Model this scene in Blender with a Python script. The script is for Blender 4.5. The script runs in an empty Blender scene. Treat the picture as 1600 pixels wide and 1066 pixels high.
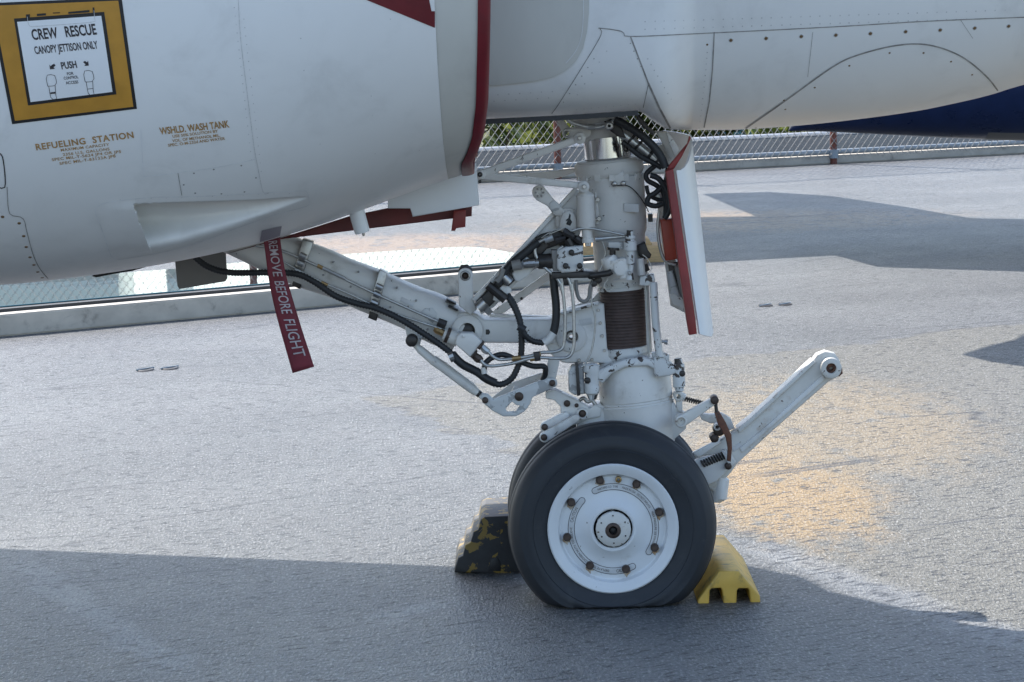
import bpy, bmesh, math, random
from mathutils import Vector, Matrix
from mathutils.bvhtree import BVHTree
random.seed(7)
R = math.radians
scene = bpy.context.scene
COL = scene.collection

# ------------------------------------------------------------------ camera
CAM = Vector((0.0, -8.0, 1.6)); FPX = 4680.0; IW, IH = 1600.0, 1066.0
PITCH = math.atan((533.0 - 27.0) / FPX); ROLL = R(1.3)
fwd = Vector((0, math.cos(PITCH), -math.sin(PITCH)))
r0 = Vector((1, 0, 0)); u0 = Vector((0, math.sin(PITCH), math.cos(PITCH)))
rgt = r0 * math.cos(ROLL) - u0 * math.sin(ROLL)
upv = r0 * math.sin(ROLL) + u0 * math.cos(ROLL)
cd = bpy.data.cameras.new('camera'); cam = bpy.data.objects.new('camera', cd); COL.objects.link(cam)
cd.sensor_width = 36.0; cd.lens = FPX / IW * 36.0; cd.clip_start = 0.1; cd.clip_end = 3000
m = Matrix((rgt, upv, -fwd)).transposed().to_4x4(); m.translation = CAM
cam.matrix_world = m
scene.camera = cam

# ------------------------------------------------------------------ sky, sun, exposure
SUN_A, SUN_B = 0.52, 0.72            # shadow of a point one metre up falls +A in x and -B in y
sund = Vector((-SUN_A, SUN_B, 1.0)).normalized()
world = bpy.data.worlds.new('World'); scene.world = world; world.use_nodes = True
nt = world.node_tree; nt.nodes.clear()
sky = nt.nodes.new('ShaderNodeTexSky'); sky.sky_type = 'NISHITA'; sky.sun_disc = False
sky.sun_elevation = math.asin(sund.z); sky.sun_rotation = math.atan2(sund.x, sund.y)
sky.air_density = 1.0; sky.dust_density = 1.1; sky.ozone_density = 0.8
bg = nt.nodes.new('ShaderNodeBackground'); bg.inputs[1].default_value = 0.138
wo = nt.nodes.new('ShaderNodeOutputWorld')
nt.links.new(sky.outputs[0], bg.inputs[0]); nt.links.new(bg.outputs[0], wo.inputs[0])
sl = bpy.data.lights.new('sun', 'SUN'); sl.energy = 3.8; sl.angle = R(0.53); sl.color = (1, 0.955, 0.89)
so = bpy.data.objects.new('sun', sl); COL.objects.link(so)
so.rotation_euler = sund.to_track_quat('Z', 'Y').to_euler()
so.location = (-8, 6, 14)
vs = scene.view_settings; vs.view_transform = 'Standard'; vs.look = 'None'; vs.exposure = 1.12; vs.gamma = 1.0
vs.use_curve_mapping = False
scene.cycles.max_bounces = 4; scene.cycles.diffuse_bounces = 3; scene.cycles.glossy_bounces = 3
scene.cycles.use_denoising = True
scene.cycles.caustics_reflective = False; scene.cycles.caustics_refractive = False

# ------------------------------------------------------------------ placing helpers
def ray(px, py):
    return (fwd * FPX + rgt * (px - IW / 2) - upv * (py - IH / 2)).normalized()
def P(px, py, Y):
    d = ray(px, py); return CAM + d * ((Y - CAM.y) / d.y)
def G(px, py, z=0.0):
    d = ray(px, py); return CAM + d * ((z - CAM.z) / d.z)
def proj(p):
    v = p - CAM; t = v.dot(fwd)
    return (IW / 2 + FPX * v.dot(rgt) / t, IH / 2 - FPX * v.dot(upv) / t)
def S(Y): return FPX / (Y - CAM.y)          # pixels per metre at depth Y

def lerp(a, b, t): return a + (b - a) * t
def table(tb, x):
    if x <= tb[0][0]: return tb[0][1]
    for (x0, y0), (x1, y1) in zip(tb, tb[1:]):
        if x <= x1: return lerp(y0, y1, (x - x0) / (x1 - x0))
    return tb[-1][1]
def smooth_table(tb, x):
    n = len(tb)
    if x <= tb[0][0]: return tb[0][1]
    if x >= tb[-1][0]: return tb[-1][1]
    for i in range(n - 1):
        if x <= tb[i + 1][0]:
            x0, y0 = tb[i]; x1, y1 = tb[i + 1]; h = x1 - x0; t = (x - x0) / h
            m0 = (y1 - tb[i - 1][1]) / (x1 - tb[i - 1][0]) if i > 0 else (y1 - y0) / h
            m1 = (tb[i + 2][1] - y0) / (tb[i + 2][0] - x0) if i + 2 < n else (y1 - y0) / h
            return ((2*t**3 - 3*t**2 + 1) * y0 + (t**3 - 2*t**2 + t) * h * m0 + (-2*t**3 + 3*t**2) * y1 + (t**3 - t**2) * h * m1)
def smooth(a, b, x):
    t = max(0.0, min(1.0, (x - a) / (b - a))); return t * t * (3 - 2 * t)

# ------------------------------------------------------------------ materials
def nodes_of(name):
    mt = bpy.data.materials.new(name); mt.use_nodes = True
    t = mt.node_tree; b = t.nodes['Principled BSDF']
    return mt, t, b
def N(t, kind, **kw):
    n = t.nodes.new(kind)
    for k, v in kw.items(): setattr(n, k, v)
    return n
def noise(t, co, scale, detail=3.0, rough=0.55, dist=0.0):
    n = N(t, 'ShaderNodeTexNoise'); n.inputs['Scale'].default_value = scale
    n.inputs['Detail'].default_value = detail; n.inputs['Roughness'].default_value = rough
    n.inputs['Distortion'].default_value = dist
    t.links.new(co, n.inputs['Vector']); return n.outputs['Fac']
def ramp(t, f, a, b):
    n = N(t, 'ShaderNodeMapRange'); n.interpolation_type = 'SMOOTHSTEP'
    n.inputs[1].default_value = a; n.inputs[2].default_value = b
    t.links.new(f, n.inputs[0]); return n.outputs[0]
def math2(t, op, a, b):
    n = N(t, 'ShaderNodeMath', operation=op)
    for i, v in enumerate((a, b)):
        if isinstance(v, (int, float)): n.inputs[i].default_value = v
        elif v is not None: t.links.new(v, n.inputs[i])
    return n.outputs[0]
def mixc(t, f, a, b):
    n = N(t, 'ShaderNodeMix', data_type='RGBA')
    for sock, v in ((n.inputs['Factor'], f), (n.inputs[6], a), (n.inputs[7], b)):
        if isinstance(v, (int, float)): sock.default_value = v
        elif isinstance(v, tuple): sock.default_value = (*v, 1.0)
        else: t.links.new(v, sock)
    return n.outputs[2]
def mapped(t, co, scale, rot=0.0, loc=(0, 0, 0)):
    if rot:                                          # turn first, then stretch along the turned axes
        m0 = N(t, 'ShaderNodeMapping'); m0.inputs['Rotation'].default_value = (0, 0, rot); t.links.new(co, m0.inputs['Vector']); co = m0.outputs[0]; rot = 0.0
    mp = N(t, 'ShaderNodeMapping'); mp.inputs['Scale'].default_value = scale
    mp.inputs['Rotation'].default_value = (0, 0, rot); mp.inputs['Location'].default_value = loc
    t.links.new(co, mp.inputs['Vector']); return mp.outputs[0]
def coords(t): return N(t, 'ShaderNodeTexCoord').outputs['Object']

def M(name, col, rough=0.5, metal=0.0, var=0.08, vscale=6.0, dirt=None, chips=None, bump=0.0, bscale=200.0, stretch=None, spec=0.5):
    """plain material: colour with soft mottling, optional dirt (colour, scale, lo, hi, amount) and chips (colour, scale, lo)"""
    mt, t, b = nodes_of(name); co = coords(t)
    if stretch: co = mapped(t, co, stretch)
    n1 = noise(t, co, vscale, 4.0)
    dark = tuple(c * (1 - var) for c in col); lite = tuple(min(1, c * (1 + var)) for c in col)
    c = mixc(t, ramp(t, n1, 0.3, 0.7), dark, lite)
    rg = math2(t, 'MULTIPLY_ADD', n1, 0.25); rg.node.inputs[2].default_value = rough - 0.125
    if dirt:
        dc, ds, lo, hi, amt = dirt
        f = math2(t, 'MULTIPLY', ramp(t, noise(t, co, ds, 6.0, 0.65, 0.4), lo, hi), amt)
        c = mixc(t, f, c, dc)
    if chips:
        cc, cs, lo = chips
        f = ramp(t, noise(t, co, cs, 5.0, 0.6, 0.6), lo, lo + 0.012)
        c = mixc(t, f, c, cc)
    t.links.new(c, b.inputs['Base Color']); t.links.new(rg, b.inputs['Roughness'])
    b.inputs['Metallic'].default_value = metal; b.inputs['Specular IOR Level'].default_value = spec
    if bump:
        bn = N(t, 'ShaderNodeBump'); bn.inputs['Strength'].default_value = bump; bn.inputs['Distance'].default_value = 0.002
        t.links.new(noise(t, co, bscale, 3.0), bn.inputs['Height']); t.links.new(bn.outputs[0], b.inputs['Normal'])
    return mt

m_skin = M('white_airframe_paint', (0.845, 0.845, 0.835), 0.33, var=0.025, vscale=2.2, dirt=((0.58, 0.575, 0.56), 5.0, 0.5, 0.8, 0.4), bump=0.9, bscale=5.0)
m_cream = M('cream_metal_paint', (0.64, 0.63, 0.585), 0.42, var=0.05, vscale=5, dirt=((0.38, 0.37, 0.35), 9.0, 0.5, 0.85, 0.4), stretch=(1, 1, 0.35))
m_red = M('deep_red_paint', (0.155, 0.010, 0.017), 0.42, var=0.18, vscale=9, dirt=((0.12, 0.02, 0.025), 12.0, 0.5, 0.8, 0.6))
m_redoxide = M('faded_red_paint', (0.27, 0.035, 0.032), 0.5, var=0.2, vscale=12, dirt=((0.16, 0.03, 0.03), 14.0, 0.5, 0.75, 0.7))
m_orange = M('orange_placard_paint', (0.53, 0.26, 0.035), 0.45, var=0.1, vscale=14, dirt=((0.30, 0.17, 0.05), 20, 0.55, 0.8, 0.4))
m_black = M('black_paint', (0.018, 0.018, 0.02), 0.5, var=0.2)
m_ink = M('lettering_black', (0.035, 0.03, 0.035), 0.5, var=0.1, vscale=60)
m_tan = M('lettering_tan', (0.42, 0.24, 0.085), 0.5, var=0.12, vscale=60)
m_white = M('white_sheet_paint', (0.86, 0.87, 0.88), 0.38, var=0.03, vscale=3)
m_gear = M('white_gear_paint', (0.73, 0.715, 0.69), 0.42, var=0.06, vscale=9, dirt=((0.26, 0.22, 0.18), 13.0, 0.52, 0.82, 0.6), chips=((0.09, 0.075, 0.065), 42.0, 0.69), bump=0.08, bscale=60)
m_worn = M('chipped_gear_paint', (0.68, 0.685, 0.68), 0.45, var=0.06, vscale=12, dirt=((0.25, 0.2, 0.15), 18.0, 0.55, 0.8, 0.6), chips=((0.06, 0.045, 0.04), 46.0, 0.575), bump=0.1, bscale=60)
m_scuff = M('scuffed_grey_gear_paint', (0.62, 0.625, 0.62), 0.45, var=0.06, vscale=12, dirt=((0.33, 0.33, 0.33), 30.0, 0.54, 0.58, 0.85))
m_rustw = M('rust_stained_white_paint', (0.68, 0.66, 0.62), 0.45, var=0.05, vscale=9, dirt=((0.33, 0.19, 0.08), 17.0, 0.56, 0.8, 0.7), chips=((0.10, 0.055, 0.04), 40.0, 0.645))
m_rim = M('white_wheel_paint', (0.74, 0.75, 0.76), 0.40, var=0.03, vscale=9, dirt=((0.45, 0.40, 0.34), 16.0, 0.58, 0.85, 0.5), chips=((0.16, 0.13, 0.11), 55.0, 0.70))
m_chrome = M('polished_steel', (0.62, 0.62, 0.63), 0.16, 1.0, var=0.06, stretch=(40, 40, 2))
m_steel = M('dull_steel', (0.42, 0.41, 0.40), 0.38, 1.0, var=0.15, vscale=30, dirt=((0.12, 0.10, 0.09), 40, 0.5, 0.8, 0.6))
m_pipe = M('bare_pipe', (0.50, 0.50, 0.49), 0.34, 0.7, var=0.1, vscale=40, dirt=((0.2, 0.17, 0.15), 60, 0.55, 0.75, 0.6))
m_dark = M('dark_oily_metal', (0.045, 0.04, 0.038), 0.45, 0.3, var=0.3, vscale=30)
m_bolt = M('brown_bolt', (0.075, 0.052, 0.042), 0.5, 0.4, var=0.3, vscale=60)
m_rubber = M('black_hose_rubber', (0.022, 0.023, 0.026), 0.55, var=0.25, vscale=30)
m_tyre = M('tyre_rubber', (0.024, 0.027, 0.033), 0.62, var=0.12, vscale=7, dirt=((0.075, 0.075, 0.078), 11.0, 0.55, 0.8, 0.5), bump=0.1, bscale=90)
m_boot = M('brown_ribbed_boot', (0.085, 0.058, 0.052), 0.7, var=0.2, vscale=30)
m_rust = M('rusted_strap', (0.16, 0.065, 0.038), 0.6, 0.2, var=0.3, vscale=40, dirt=((0.04, 0.03, 0.03), 40, 0.5, 0.6, 0.7))
m_brass = M('brass_fitting', (0.42, 0.27, 0.12), 0.4, 0.8, var=0.2, vscale=40)
m_yellow = M('yellow_chock_paint', (0.72, 0.44, 0.085), 0.55, var=0.1, vscale=10, dirt=((0.22, 0.15, 0.06), 22.0, 0.50, 0.70, 0.8), bump=0.1, bscale=80)
m_oldchock = M('worn_yellow_on_black_rubber', (0.025, 0.025, 0.027), 0.6, var=0.3, vscale=18, chips=((0.24, 0.155, 0.03), 24.0, 0.55), bump=0.35, bscale=70)
m_greyflap = M('grey_panel_and_bounce_paint', (0.23, 0.22, 0.21), 0.5, var=0.06)
m_navy = M('navy_blue_paint', (0.016, 0.030, 0.095), 0.3, var=0.1)
m_pale = M('pale_grey_paint', (0.55, 0.55, 0.54), 0.4, var=0.06)
m_wood = M('pale_wood', (0.46, 0.31, 0.15), 0.65, var=0.2, vscale=10, stretch=(2, 25, 25))
m_galv = M('galvanised_wire', (0.36, 0.35, 0.33), 0.55, 0.2, var=0.12, vscale=20)
m_post = M('rust_red_post', (0.19, 0.058, 0.038), 0.6, var=0.25, vscale=20)
m_pipewhite = M('white_pipe', (0.72, 0.73, 0.74), 0.35, var=0.06)
m_pipegrey = M('grey_blue_pipe', (0.30, 0.345, 0.38), 0.45, var=0.1)
m_conc = M('concrete_kerb', (0.53, 0.485, 0.42), 0.8, var=0.12, vscale=7, dirt=((0.17, 0.15, 0.13), 9.0, 0.52, 0.75, 0.7), bump=0.25, bscale=60, stretch=(0.5, 1, 1))
m_ribbon = M('red_streamer_cloth', (0.19, 0.028, 0.042), 0.75, var=0.12, vscale=20, bump=0.2, bscale=400)
m_ribtxt = M('streamer_lettering', (0.52, 0.46, 0.48), 0.7, var=0.15, vscale=40)
m_seam = M('grey_seam_gap', (0.30, 0.29, 0.28), 0.7, var=0.3, vscale=40)  # plain grey for panel joints and small fastener heads
m_seamlt = M('seam_sealant', (0.78, 0.79, 0.80), 0.5, var=0.1, vscale=40)
m_rivet = M('rivet_ring', (0.60, 0.60, 0.60), 0.5, var=0.2, vscale=200)
m_fast = M('rusty_fastener', (0.21, 0.13, 0.065), 0.5, 0.3, var=0.35, vscale=200)
m_stain = M('rust_stain_film', (0.52, 0.43, 0.33), 0.6, var=0.15, vscale=60, dirt=((0.36, 0.19, 0.075), 70.0, 0.45, 0.62, 0.9))
m_redbox = M('orange_red_box', (0.42, 0.065, 0.035), 0.5, var=0.1, vscale=14)
m_placard = M('wheel_placard', (0.62, 0.62, 0.62), 0.5, var=0.08, vscale=30)
m_padeye = M('dark_tie_down_steel', (0.028, 0.028, 0.03), 0.5, 0.4, var=0.3, vscale=30)
m_teal = M('teal_cladding', (0.055, 0.16, 0.19), 0.6, var=0.1, vscale=1)
m_glassg = M('pale_green_cladding', (0.88, 0.93, 0.91), 0.3, var=0.06, vscale=0.1)

# flight deck: coarse non-skid coating, brushed ridges, rust blooms, patched paint
def deck_material():
    mt, t, b = nodes_of('nonskid_deck'); co = coords(t)
    big = noise(t, co, 0.55, 3.0); mid = noise(t, co, 2.3, 3.0, 0.6)
    c = mixc(t, ramp(t, big, 0.3, 0.7), (0.096, 0.100, 0.106), (0.180, 0.183, 0.187))
    c = mixc(t, math2(t, 'MULTIPLY', ramp(t, mid, 0.35, 0.75), 0.5), c, (0.135, 0.14, 0.145))
    # worn khaki-grey coating to the right of a ragged overlap line
    a, e = G(570, 622), G(1600, 1002); d = (e - a).normalized(); nrm = Vector((-d.y, d.x, 0))
    sp = N(t, 'ShaderNodeSeparateXYZ'); t.links.new(co, sp.inputs[0])
    k = math2(t, 'ADD', math2(t, 'MULTIPLY', sp.outputs[0], nrm.x), math2(t, 'MULTIPLY', sp.outputs[1], nrm.y))
    k = math2(t, 'SUBTRACT', k, nrm.dot(a))
    k = math2(t, 'ADD', k, math2(t, 'MULTIPLY', math2(t, 'SUBTRACT', noise(t, co, 2.6, 3.0, 0.6), 0.5), 0.55))
    in1 = ramp(t, k, -0.02, 0.05)
    a2, e2 = G(560, 622), G(1600, 505); d2 = (e2 - a2).normalized(); n2 = Vector((-d2.y, d2.x, 0))
    k2 = math2(t, 'ADD', math2(t, 'MULTIPLY', sp.outputs[0], n2.x), math2(t, 'MULTIPLY', sp.outputs[1], n2.y))
    k2 = math2(t, 'SUBTRACT', k2, n2.dot(a2))
    k2 = math2(t, 'ADD', k2, math2(t, 'MULTIPLY', math2(t, 'SUBTRACT', noise(t, co, 2.0, 3.0, 0.6), 0.5), 0.9))
    in2 = math2(t, 'SUBTRACT', 1.0, ramp(t, k2, -0.05, 0.06))
    zone = math2(t, 'MULTIPLY', in1, in2)
    c = mixc(t, math2(t, 'MULTIPLY', zone, 0.75), c, (0.180, 0.170, 0.138))
    # plate seams and coating laps: each a ragged line across part of the deck
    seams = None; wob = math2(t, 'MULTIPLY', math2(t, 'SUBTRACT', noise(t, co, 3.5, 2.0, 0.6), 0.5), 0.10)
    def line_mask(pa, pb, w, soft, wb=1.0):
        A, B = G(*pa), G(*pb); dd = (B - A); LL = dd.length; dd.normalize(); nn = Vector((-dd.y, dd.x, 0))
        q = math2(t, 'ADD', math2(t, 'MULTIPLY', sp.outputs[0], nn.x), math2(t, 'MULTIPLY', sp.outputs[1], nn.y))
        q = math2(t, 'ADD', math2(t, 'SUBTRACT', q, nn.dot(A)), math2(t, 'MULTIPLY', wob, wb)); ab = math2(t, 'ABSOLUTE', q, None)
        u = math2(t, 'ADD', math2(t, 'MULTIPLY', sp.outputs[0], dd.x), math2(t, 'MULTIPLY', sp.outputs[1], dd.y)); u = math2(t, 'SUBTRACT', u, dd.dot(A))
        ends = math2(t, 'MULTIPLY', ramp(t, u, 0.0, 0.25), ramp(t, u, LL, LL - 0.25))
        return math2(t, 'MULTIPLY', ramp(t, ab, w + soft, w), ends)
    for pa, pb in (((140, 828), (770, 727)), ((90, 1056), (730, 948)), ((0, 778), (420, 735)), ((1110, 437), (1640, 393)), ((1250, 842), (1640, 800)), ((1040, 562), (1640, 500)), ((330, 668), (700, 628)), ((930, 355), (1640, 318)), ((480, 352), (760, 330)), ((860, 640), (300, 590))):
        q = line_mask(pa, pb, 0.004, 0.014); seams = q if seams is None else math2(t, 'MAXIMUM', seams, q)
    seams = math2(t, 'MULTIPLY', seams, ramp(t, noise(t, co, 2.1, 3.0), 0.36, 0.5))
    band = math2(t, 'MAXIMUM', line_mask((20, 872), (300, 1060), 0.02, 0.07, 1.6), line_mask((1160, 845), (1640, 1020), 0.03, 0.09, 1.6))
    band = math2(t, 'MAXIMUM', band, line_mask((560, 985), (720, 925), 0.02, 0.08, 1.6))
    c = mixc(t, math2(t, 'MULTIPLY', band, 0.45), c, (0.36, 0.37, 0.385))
    edge = line_mask((572, 624), (1640, 1020), 0.01, 0.06, 5.0)
    # rust blooms
    bn_ = noise(t, mapped(t, co, (7.0, 2.6, 1)), 1.0, 6.0, 0.72)
    def bloom(px, py, rx, ry, col, amt, c, lo=0.46, hi=0.50):
        g = G(px, py); mp = N(t, 'ShaderNodeMapping', vector_type='POINT')
        mp.inputs['Location'].default_value = (-g.x / rx, -g.y / ry, 0); mp.inputs['Scale'].default_value = (1 / rx, 1 / ry, 0)
        t.links.new(co, mp.inputs['Vector'])
        ln = N(t, 'ShaderNodeVectorMath', operation='LENGTH'); t.links.new(mp.outputs[0], ln.inputs[0])
        f = math2(t, 'SUBTRACT', 1.0, ramp(t, math2(t, 'ADD', ln.outputs['Value'], math2(t, 'MULTIPLY', math2(t, 'SUBTRACT', bn_, 0.5), 1.6)), 0.45, 0.95))
        f = math2(t, 'MULTIPLY', f, ramp(t, bn_, lo - 0.12, hi))
        return mixc(t, math2(t, 'MULTIPLY', f, amt), c, col)
    c = bloom(1235, 775, 0.40, 1.25, (0.385, 0.25, 0.10), 0.85, c, 0.46, 0.46)
    c = bloom(1180, 730, 0.34, 1.3, (0.37, 0.245, 0.11), 0.8, c)
    c = bloom(1300, 660, 0.75, 2.0, (0.33, 0.25, 0.145), 0.75, c)
    c = bloom(620, 385, 1.6, 1.6, (0.38, 0.25, 0.16), 0.9, c)
    c = bloom(1150, 345, 2.2, 1.6, (0.34, 0.23, 0.14), 0.9, c)
    LAY = -R(33)
    speck = noise(t, mapped(t, co, (105.0, 42.0, 1)), 1.0, 2.0, 0.6)
    pits = noise(t, mapped(t, co, (16.0, 44.0, 1), LAY), 1.0, 3.0, 0.6, 0.2)
    rows = noise(t, mapped(t, co, (0.7, 4.5, 1), LAY), 1.0, 3.0, 0.55)
    c = mixc(t, math2(t, 'MULTIPLY', ramp(t, speck, 0.52, 0.68), 0.6), c, (0.07, 0.073, 0.078))
    c = mixc(t, math2(t, 'MULTIPLY', ramp(t, speck, 0.46, 0.30), 0.6), c, (0.46, 0.46, 0.46))
    streak = ramp(t, math2(t, 'MULTIPLY_ADD', rows, 0.35), 0.0, 1.0); streak.node.inputs[0].links[0].from_node.inputs[2].default_value = -0.175
    pit = ramp(t, math2(t, 'ADD', pits, streak), 0.575, 0.625)
    c = mixc(t, math2(t, 'MULTIPLY', pit, 0.85), c, (0.042, 0.045, 0.054))  # dark ticks painted for the shaded backs of deck bumps
    laps = N(t, 'ShaderNodeMath', operation='ABSOLUTE'); t.links.new(math2(t, 'SUBTRACT', noise(t, mapped(t, co, (0.10, 0.62, 1), LAY), 1.0, 3.0, 0.5, 0.2), 0.5), laps.inputs[0])
    lap = math2(t, 'MULTIPLY', ramp(t, laps.outputs[0], 0.004, 0.0), ramp(t, noise(t, co, 1.3, 2.0), 0.45, 0.6))
    lap = math2(t, 'MAXIMUM', lap, seams)
    c = mixc(t, math2(t, 'MULTIPLY', lap, 0.8), c, (0.05, 0.053, 0.062))
    c = mixc(t, math2(t, 'MULTIPLY', math2(t, 'MULTIPLY', edge, ramp(t, pits, 0.42, 0.55)), 0.6), c, (0.06, 0.065, 0.08))
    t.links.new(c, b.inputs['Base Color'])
    b.inputs['Specular IOR Level'].default_value = 0.42
    rg = math2(t, 'MULTIPLY_ADD', mid, 0.16); rg.node.inputs[2].default_value = 0.34
    rg = math2(t, 'ADD', rg, math2(t, 'MULTIPLY', zone, 0.12))
    t.links.new(rg, b.inputs['Roughness'])
    # relief: gritty grains, brushed ridges, pits and coating laps
    ridges = noise(t, mapped(t, co, (8.0, 30.0, 1), LAY), 1.0, 3.0, 0.6, 0.0)
    grain = noise(t, mapped(t, co, (120.0, 60.0, 1)), 1.0, 3.0, 0.65)
    h = math2(t, 'ADD', math2(t, 'MULTIPLY', grain, 1.7), math2(t, 'MULTIPLY', ridges, 0.9))
    h = math2(t, 'SUBTRACT', h, math2(t, 'MULTIPLY', pit, 0.8))
    bn = N(t, 'ShaderNodeBump'); bn.inputs['Strength'].default_value = 1.0; bn.inputs['Distance'].default_value = 0.012
    t.links.new(h, bn.inputs['Height']); t.links.new(bn.outputs[0], b.inputs['Normal'])
    return mt
m_deck = deck_material()
def water_material():
    mt, t, b = nodes_of('standing_water'); co = coords(t)
    b.inputs['Base Color'].default_value = (0.03, 0.035, 0.038, 1); b.inputs['Roughness'].default_value = 0.02
    b.inputs['IOR'].default_value = 1.6; b.inputs['Specular IOR Level'].default_value = 1.0
    bn = N(t, 'ShaderNodeBump'); bn.inputs['Strength'].default_value = 0.10; bn.inputs['Distance'].default_value = 0.004
    t.links.new(noise(t, mapped(t, co, (3, 1.2, 1)), 1.6, 2.0), bn.inputs['Height']); t.links.new(bn.outputs[0], b.inputs['Normal'])
    return mt
m_water = water_material()
m_land = M('rough_grass_ground', (0.075, 0.095, 0.04), 0.9, var=0.35, vscale=0.2)
m_hull = M('grey_hull_paint', (0.22, 0.235, 0.25), 0.6, var=0.1, vscale=0.5)
m_bark = M('bark', (0.10, 0.075, 0.05), 0.9, var=0.3, vscale=8)
def leaf_mat(name, a, bcol):
    mt, t, b = nodes_of(name); co = coords(t)
    c = mixc(t, ramp(t, noise(t, co, 1.4, 3.0), 0.35, 0.65), a, bcol)
    t.links.new(c, b.inputs['Base Color']); b.inputs['Roughness'].default_value = 0.6
    b.inputs['Transmission Weight'].default_value = 0.0
    tr = N(t, 'ShaderNodeBsdfTranslucent'); t.links.new(c, tr.inputs[0])
    mx = N(t, 'ShaderNodeMixShader'); mx.inputs[0].default_value = 0.45
    t.links.new(b.outputs[0], mx.inputs[1]); t.links.new(tr.outputs[0], mx.inputs[2])
    t.links.new(mx.outputs[0], t.nodes['Material Output'].inputs[0]); return mt
m_leaf = [leaf_mat('olive_leaves', (0.085, 0.11, 0.025), (0.16, 0.18, 0.045)), leaf_mat('dark_leaves', (0.035, 0.06, 0.022), (0.075, 0.10, 0.03)),
          leaf_mat('yellow_green_leaves', (0.12, 0.17, 0.04), (0.20, 0.22, 0.06))]

# ------------------------------------------------------------------ mesh helpers
def finish(name, bm, mat, parent=None, sharp=0.6, flat=False, loc=None):
    bmesh.ops.recalc_face_normals(bm, faces=bm.faces)
    for f in bm.faces: f.smooth = not flat
    if not flat:
        for e in bm.edges:
            if len(e.link_faces) == 2 and e.calc_face_angle(0) > sharp: e.smooth = False
    me = bpy.data.meshes.new(name); bm.to_mesh(me); bm.free()
    me.materials.append(mat)
    return link_obj(name, me, parent, loc)
def link_obj(name, me, parent=None, loc=None):
    o = bpy.data.objects.new(name, me); COL.objects.link(o)
    if loc is not None: o.location = loc
    if parent is not None:
        o.parent = parent
        if parent.type == 'EMPTY': o.matrix_parent_inverse = Matrix.Translation(-parent.location)
    return o
def thing(name, label, cat, loc, group=None):
    o = bpy.data.objects.new(name, None); COL.objects.link(o); o.location = loc; o.empty_display_size = 0.1
    tag(o, label, cat, group); return o
def tag(o, label, cat, group=None):
    o['label'] = label; o['category'] = cat
    if group: o['group'] = group
def struct(o): o['kind'] = 'structure'; return o

def box(bm, lo, hi):
    v = [bm.verts.new((x, y, z)) for x in (lo[0], hi[0]) for y in (lo[1], hi[1]) for z in (lo[2], hi[2])]
    for q in ((0,1,3,2), (4,6,7,5), (0,4,5,1), (2,3,7,6), (0,2,6,4), (1,5,7,3)): bm.faces.new([v[i] for i in q])
def obox(bm, c, ax, ay, az):
    v = [bm.verts.new(c + ax*i + ay*j + az*k) for i in (-1, 1) for j in (-1, 1) for k in (-1, 1)]
    for q in ((0,1,3,2), (4,6,7,5), (0,4,5,1), (2,3,7,6), (0,2,6,4), (1,5,7,3)): bm.faces.new([v[i] for i in q])
def sweep(bm, pts, radii, sides=14, caps=True):
    n = len(pts); rings = []; nrm = None; last = None
    for i in range(n):
        a = pts[max(i - 1, 0)]; c = pts[min(i + 1, n - 1)]; d = c - a
        if d.length < 1e-9: d = last if last else Vector((0, 0, 1))
        d = d.normalized()
        if nrm is None:
            h = Vector((0, 1, 0)) if abs(d.y) < 0.9 else Vector((1, 0, 0))
            nrm = (h - d * h.dot(d)).normalized()
        else:
            nrm = nrm - d * nrm.dot(d)
            nrm = nrm.normalized() if nrm.length > 1e-6 else d.orthogonal().normalized()
        last = d; bn = d.cross(nrm); r = radii[i]
        rings.append([bm.verts.new(pts[i] + (nrm * math.cos(2*math.pi*k/sides) + bn * math.sin(2*math.pi*k/sides)) * r) for k in range(sides)])
    for A, B in zip(rings, rings[1:]):
        for k in range(sides):
            bm.faces.new((A[k], A[(k+1) % sides], B[(k+1) % sides], B[k]))
    if caps: bm.faces.new(rings[0][::-1]); bm.faces.new(rings[-1])
def catmull(pts, sub=6):
    out = []
    n = len(pts)
    for i in range(n - 1):
        p0 = pts[max(i-1, 0)]; p1 = pts[i]; p2 = pts[i+1]; p3 = pts[min(i+2, n-1)]
        for k in range(sub):
            t = k / sub
            out.append(0.5 * ((2*p1) + (p2 - p0)*t + (2*p0 - 5*p1 + 4*p2 - p3)*t*t + (3*p1 - p0 - 3*p2 + p3)*t**3))
    out.append(pts[-1]); return out
def resample(pts, step):
    out = [pts[0]]; acc = 0.0
    for a, b in zip(pts, pts[1:]):
        L = (b - a).length; s = step - acc
        while s <= L:
            out.append(a.lerp(b, s / L)); s += step
        acc = L - (s - step)
    return out
def px3(pts, Y):
    return [P(p[0], p[1], p[2] if len(p) > 2 else Y) for p in pts]
def hose(name, pts, rpx, Y, mat, parent, sides=8, corr=False, sub=6):
    c = catmull(px3(pts, Y), sub); r = rpx / S(Y); bm = bmesh.new()
    if corr:
        c = resample(c, 0.0042); rad = [r * (1.0 if (i % 2) else 0.80) for i in range(len(c))]
    else: rad = [r] * len(c)
    sweep(bm, c, rad, sides); return finish(name, bm, mat, parent, sharp=1.2)
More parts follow.
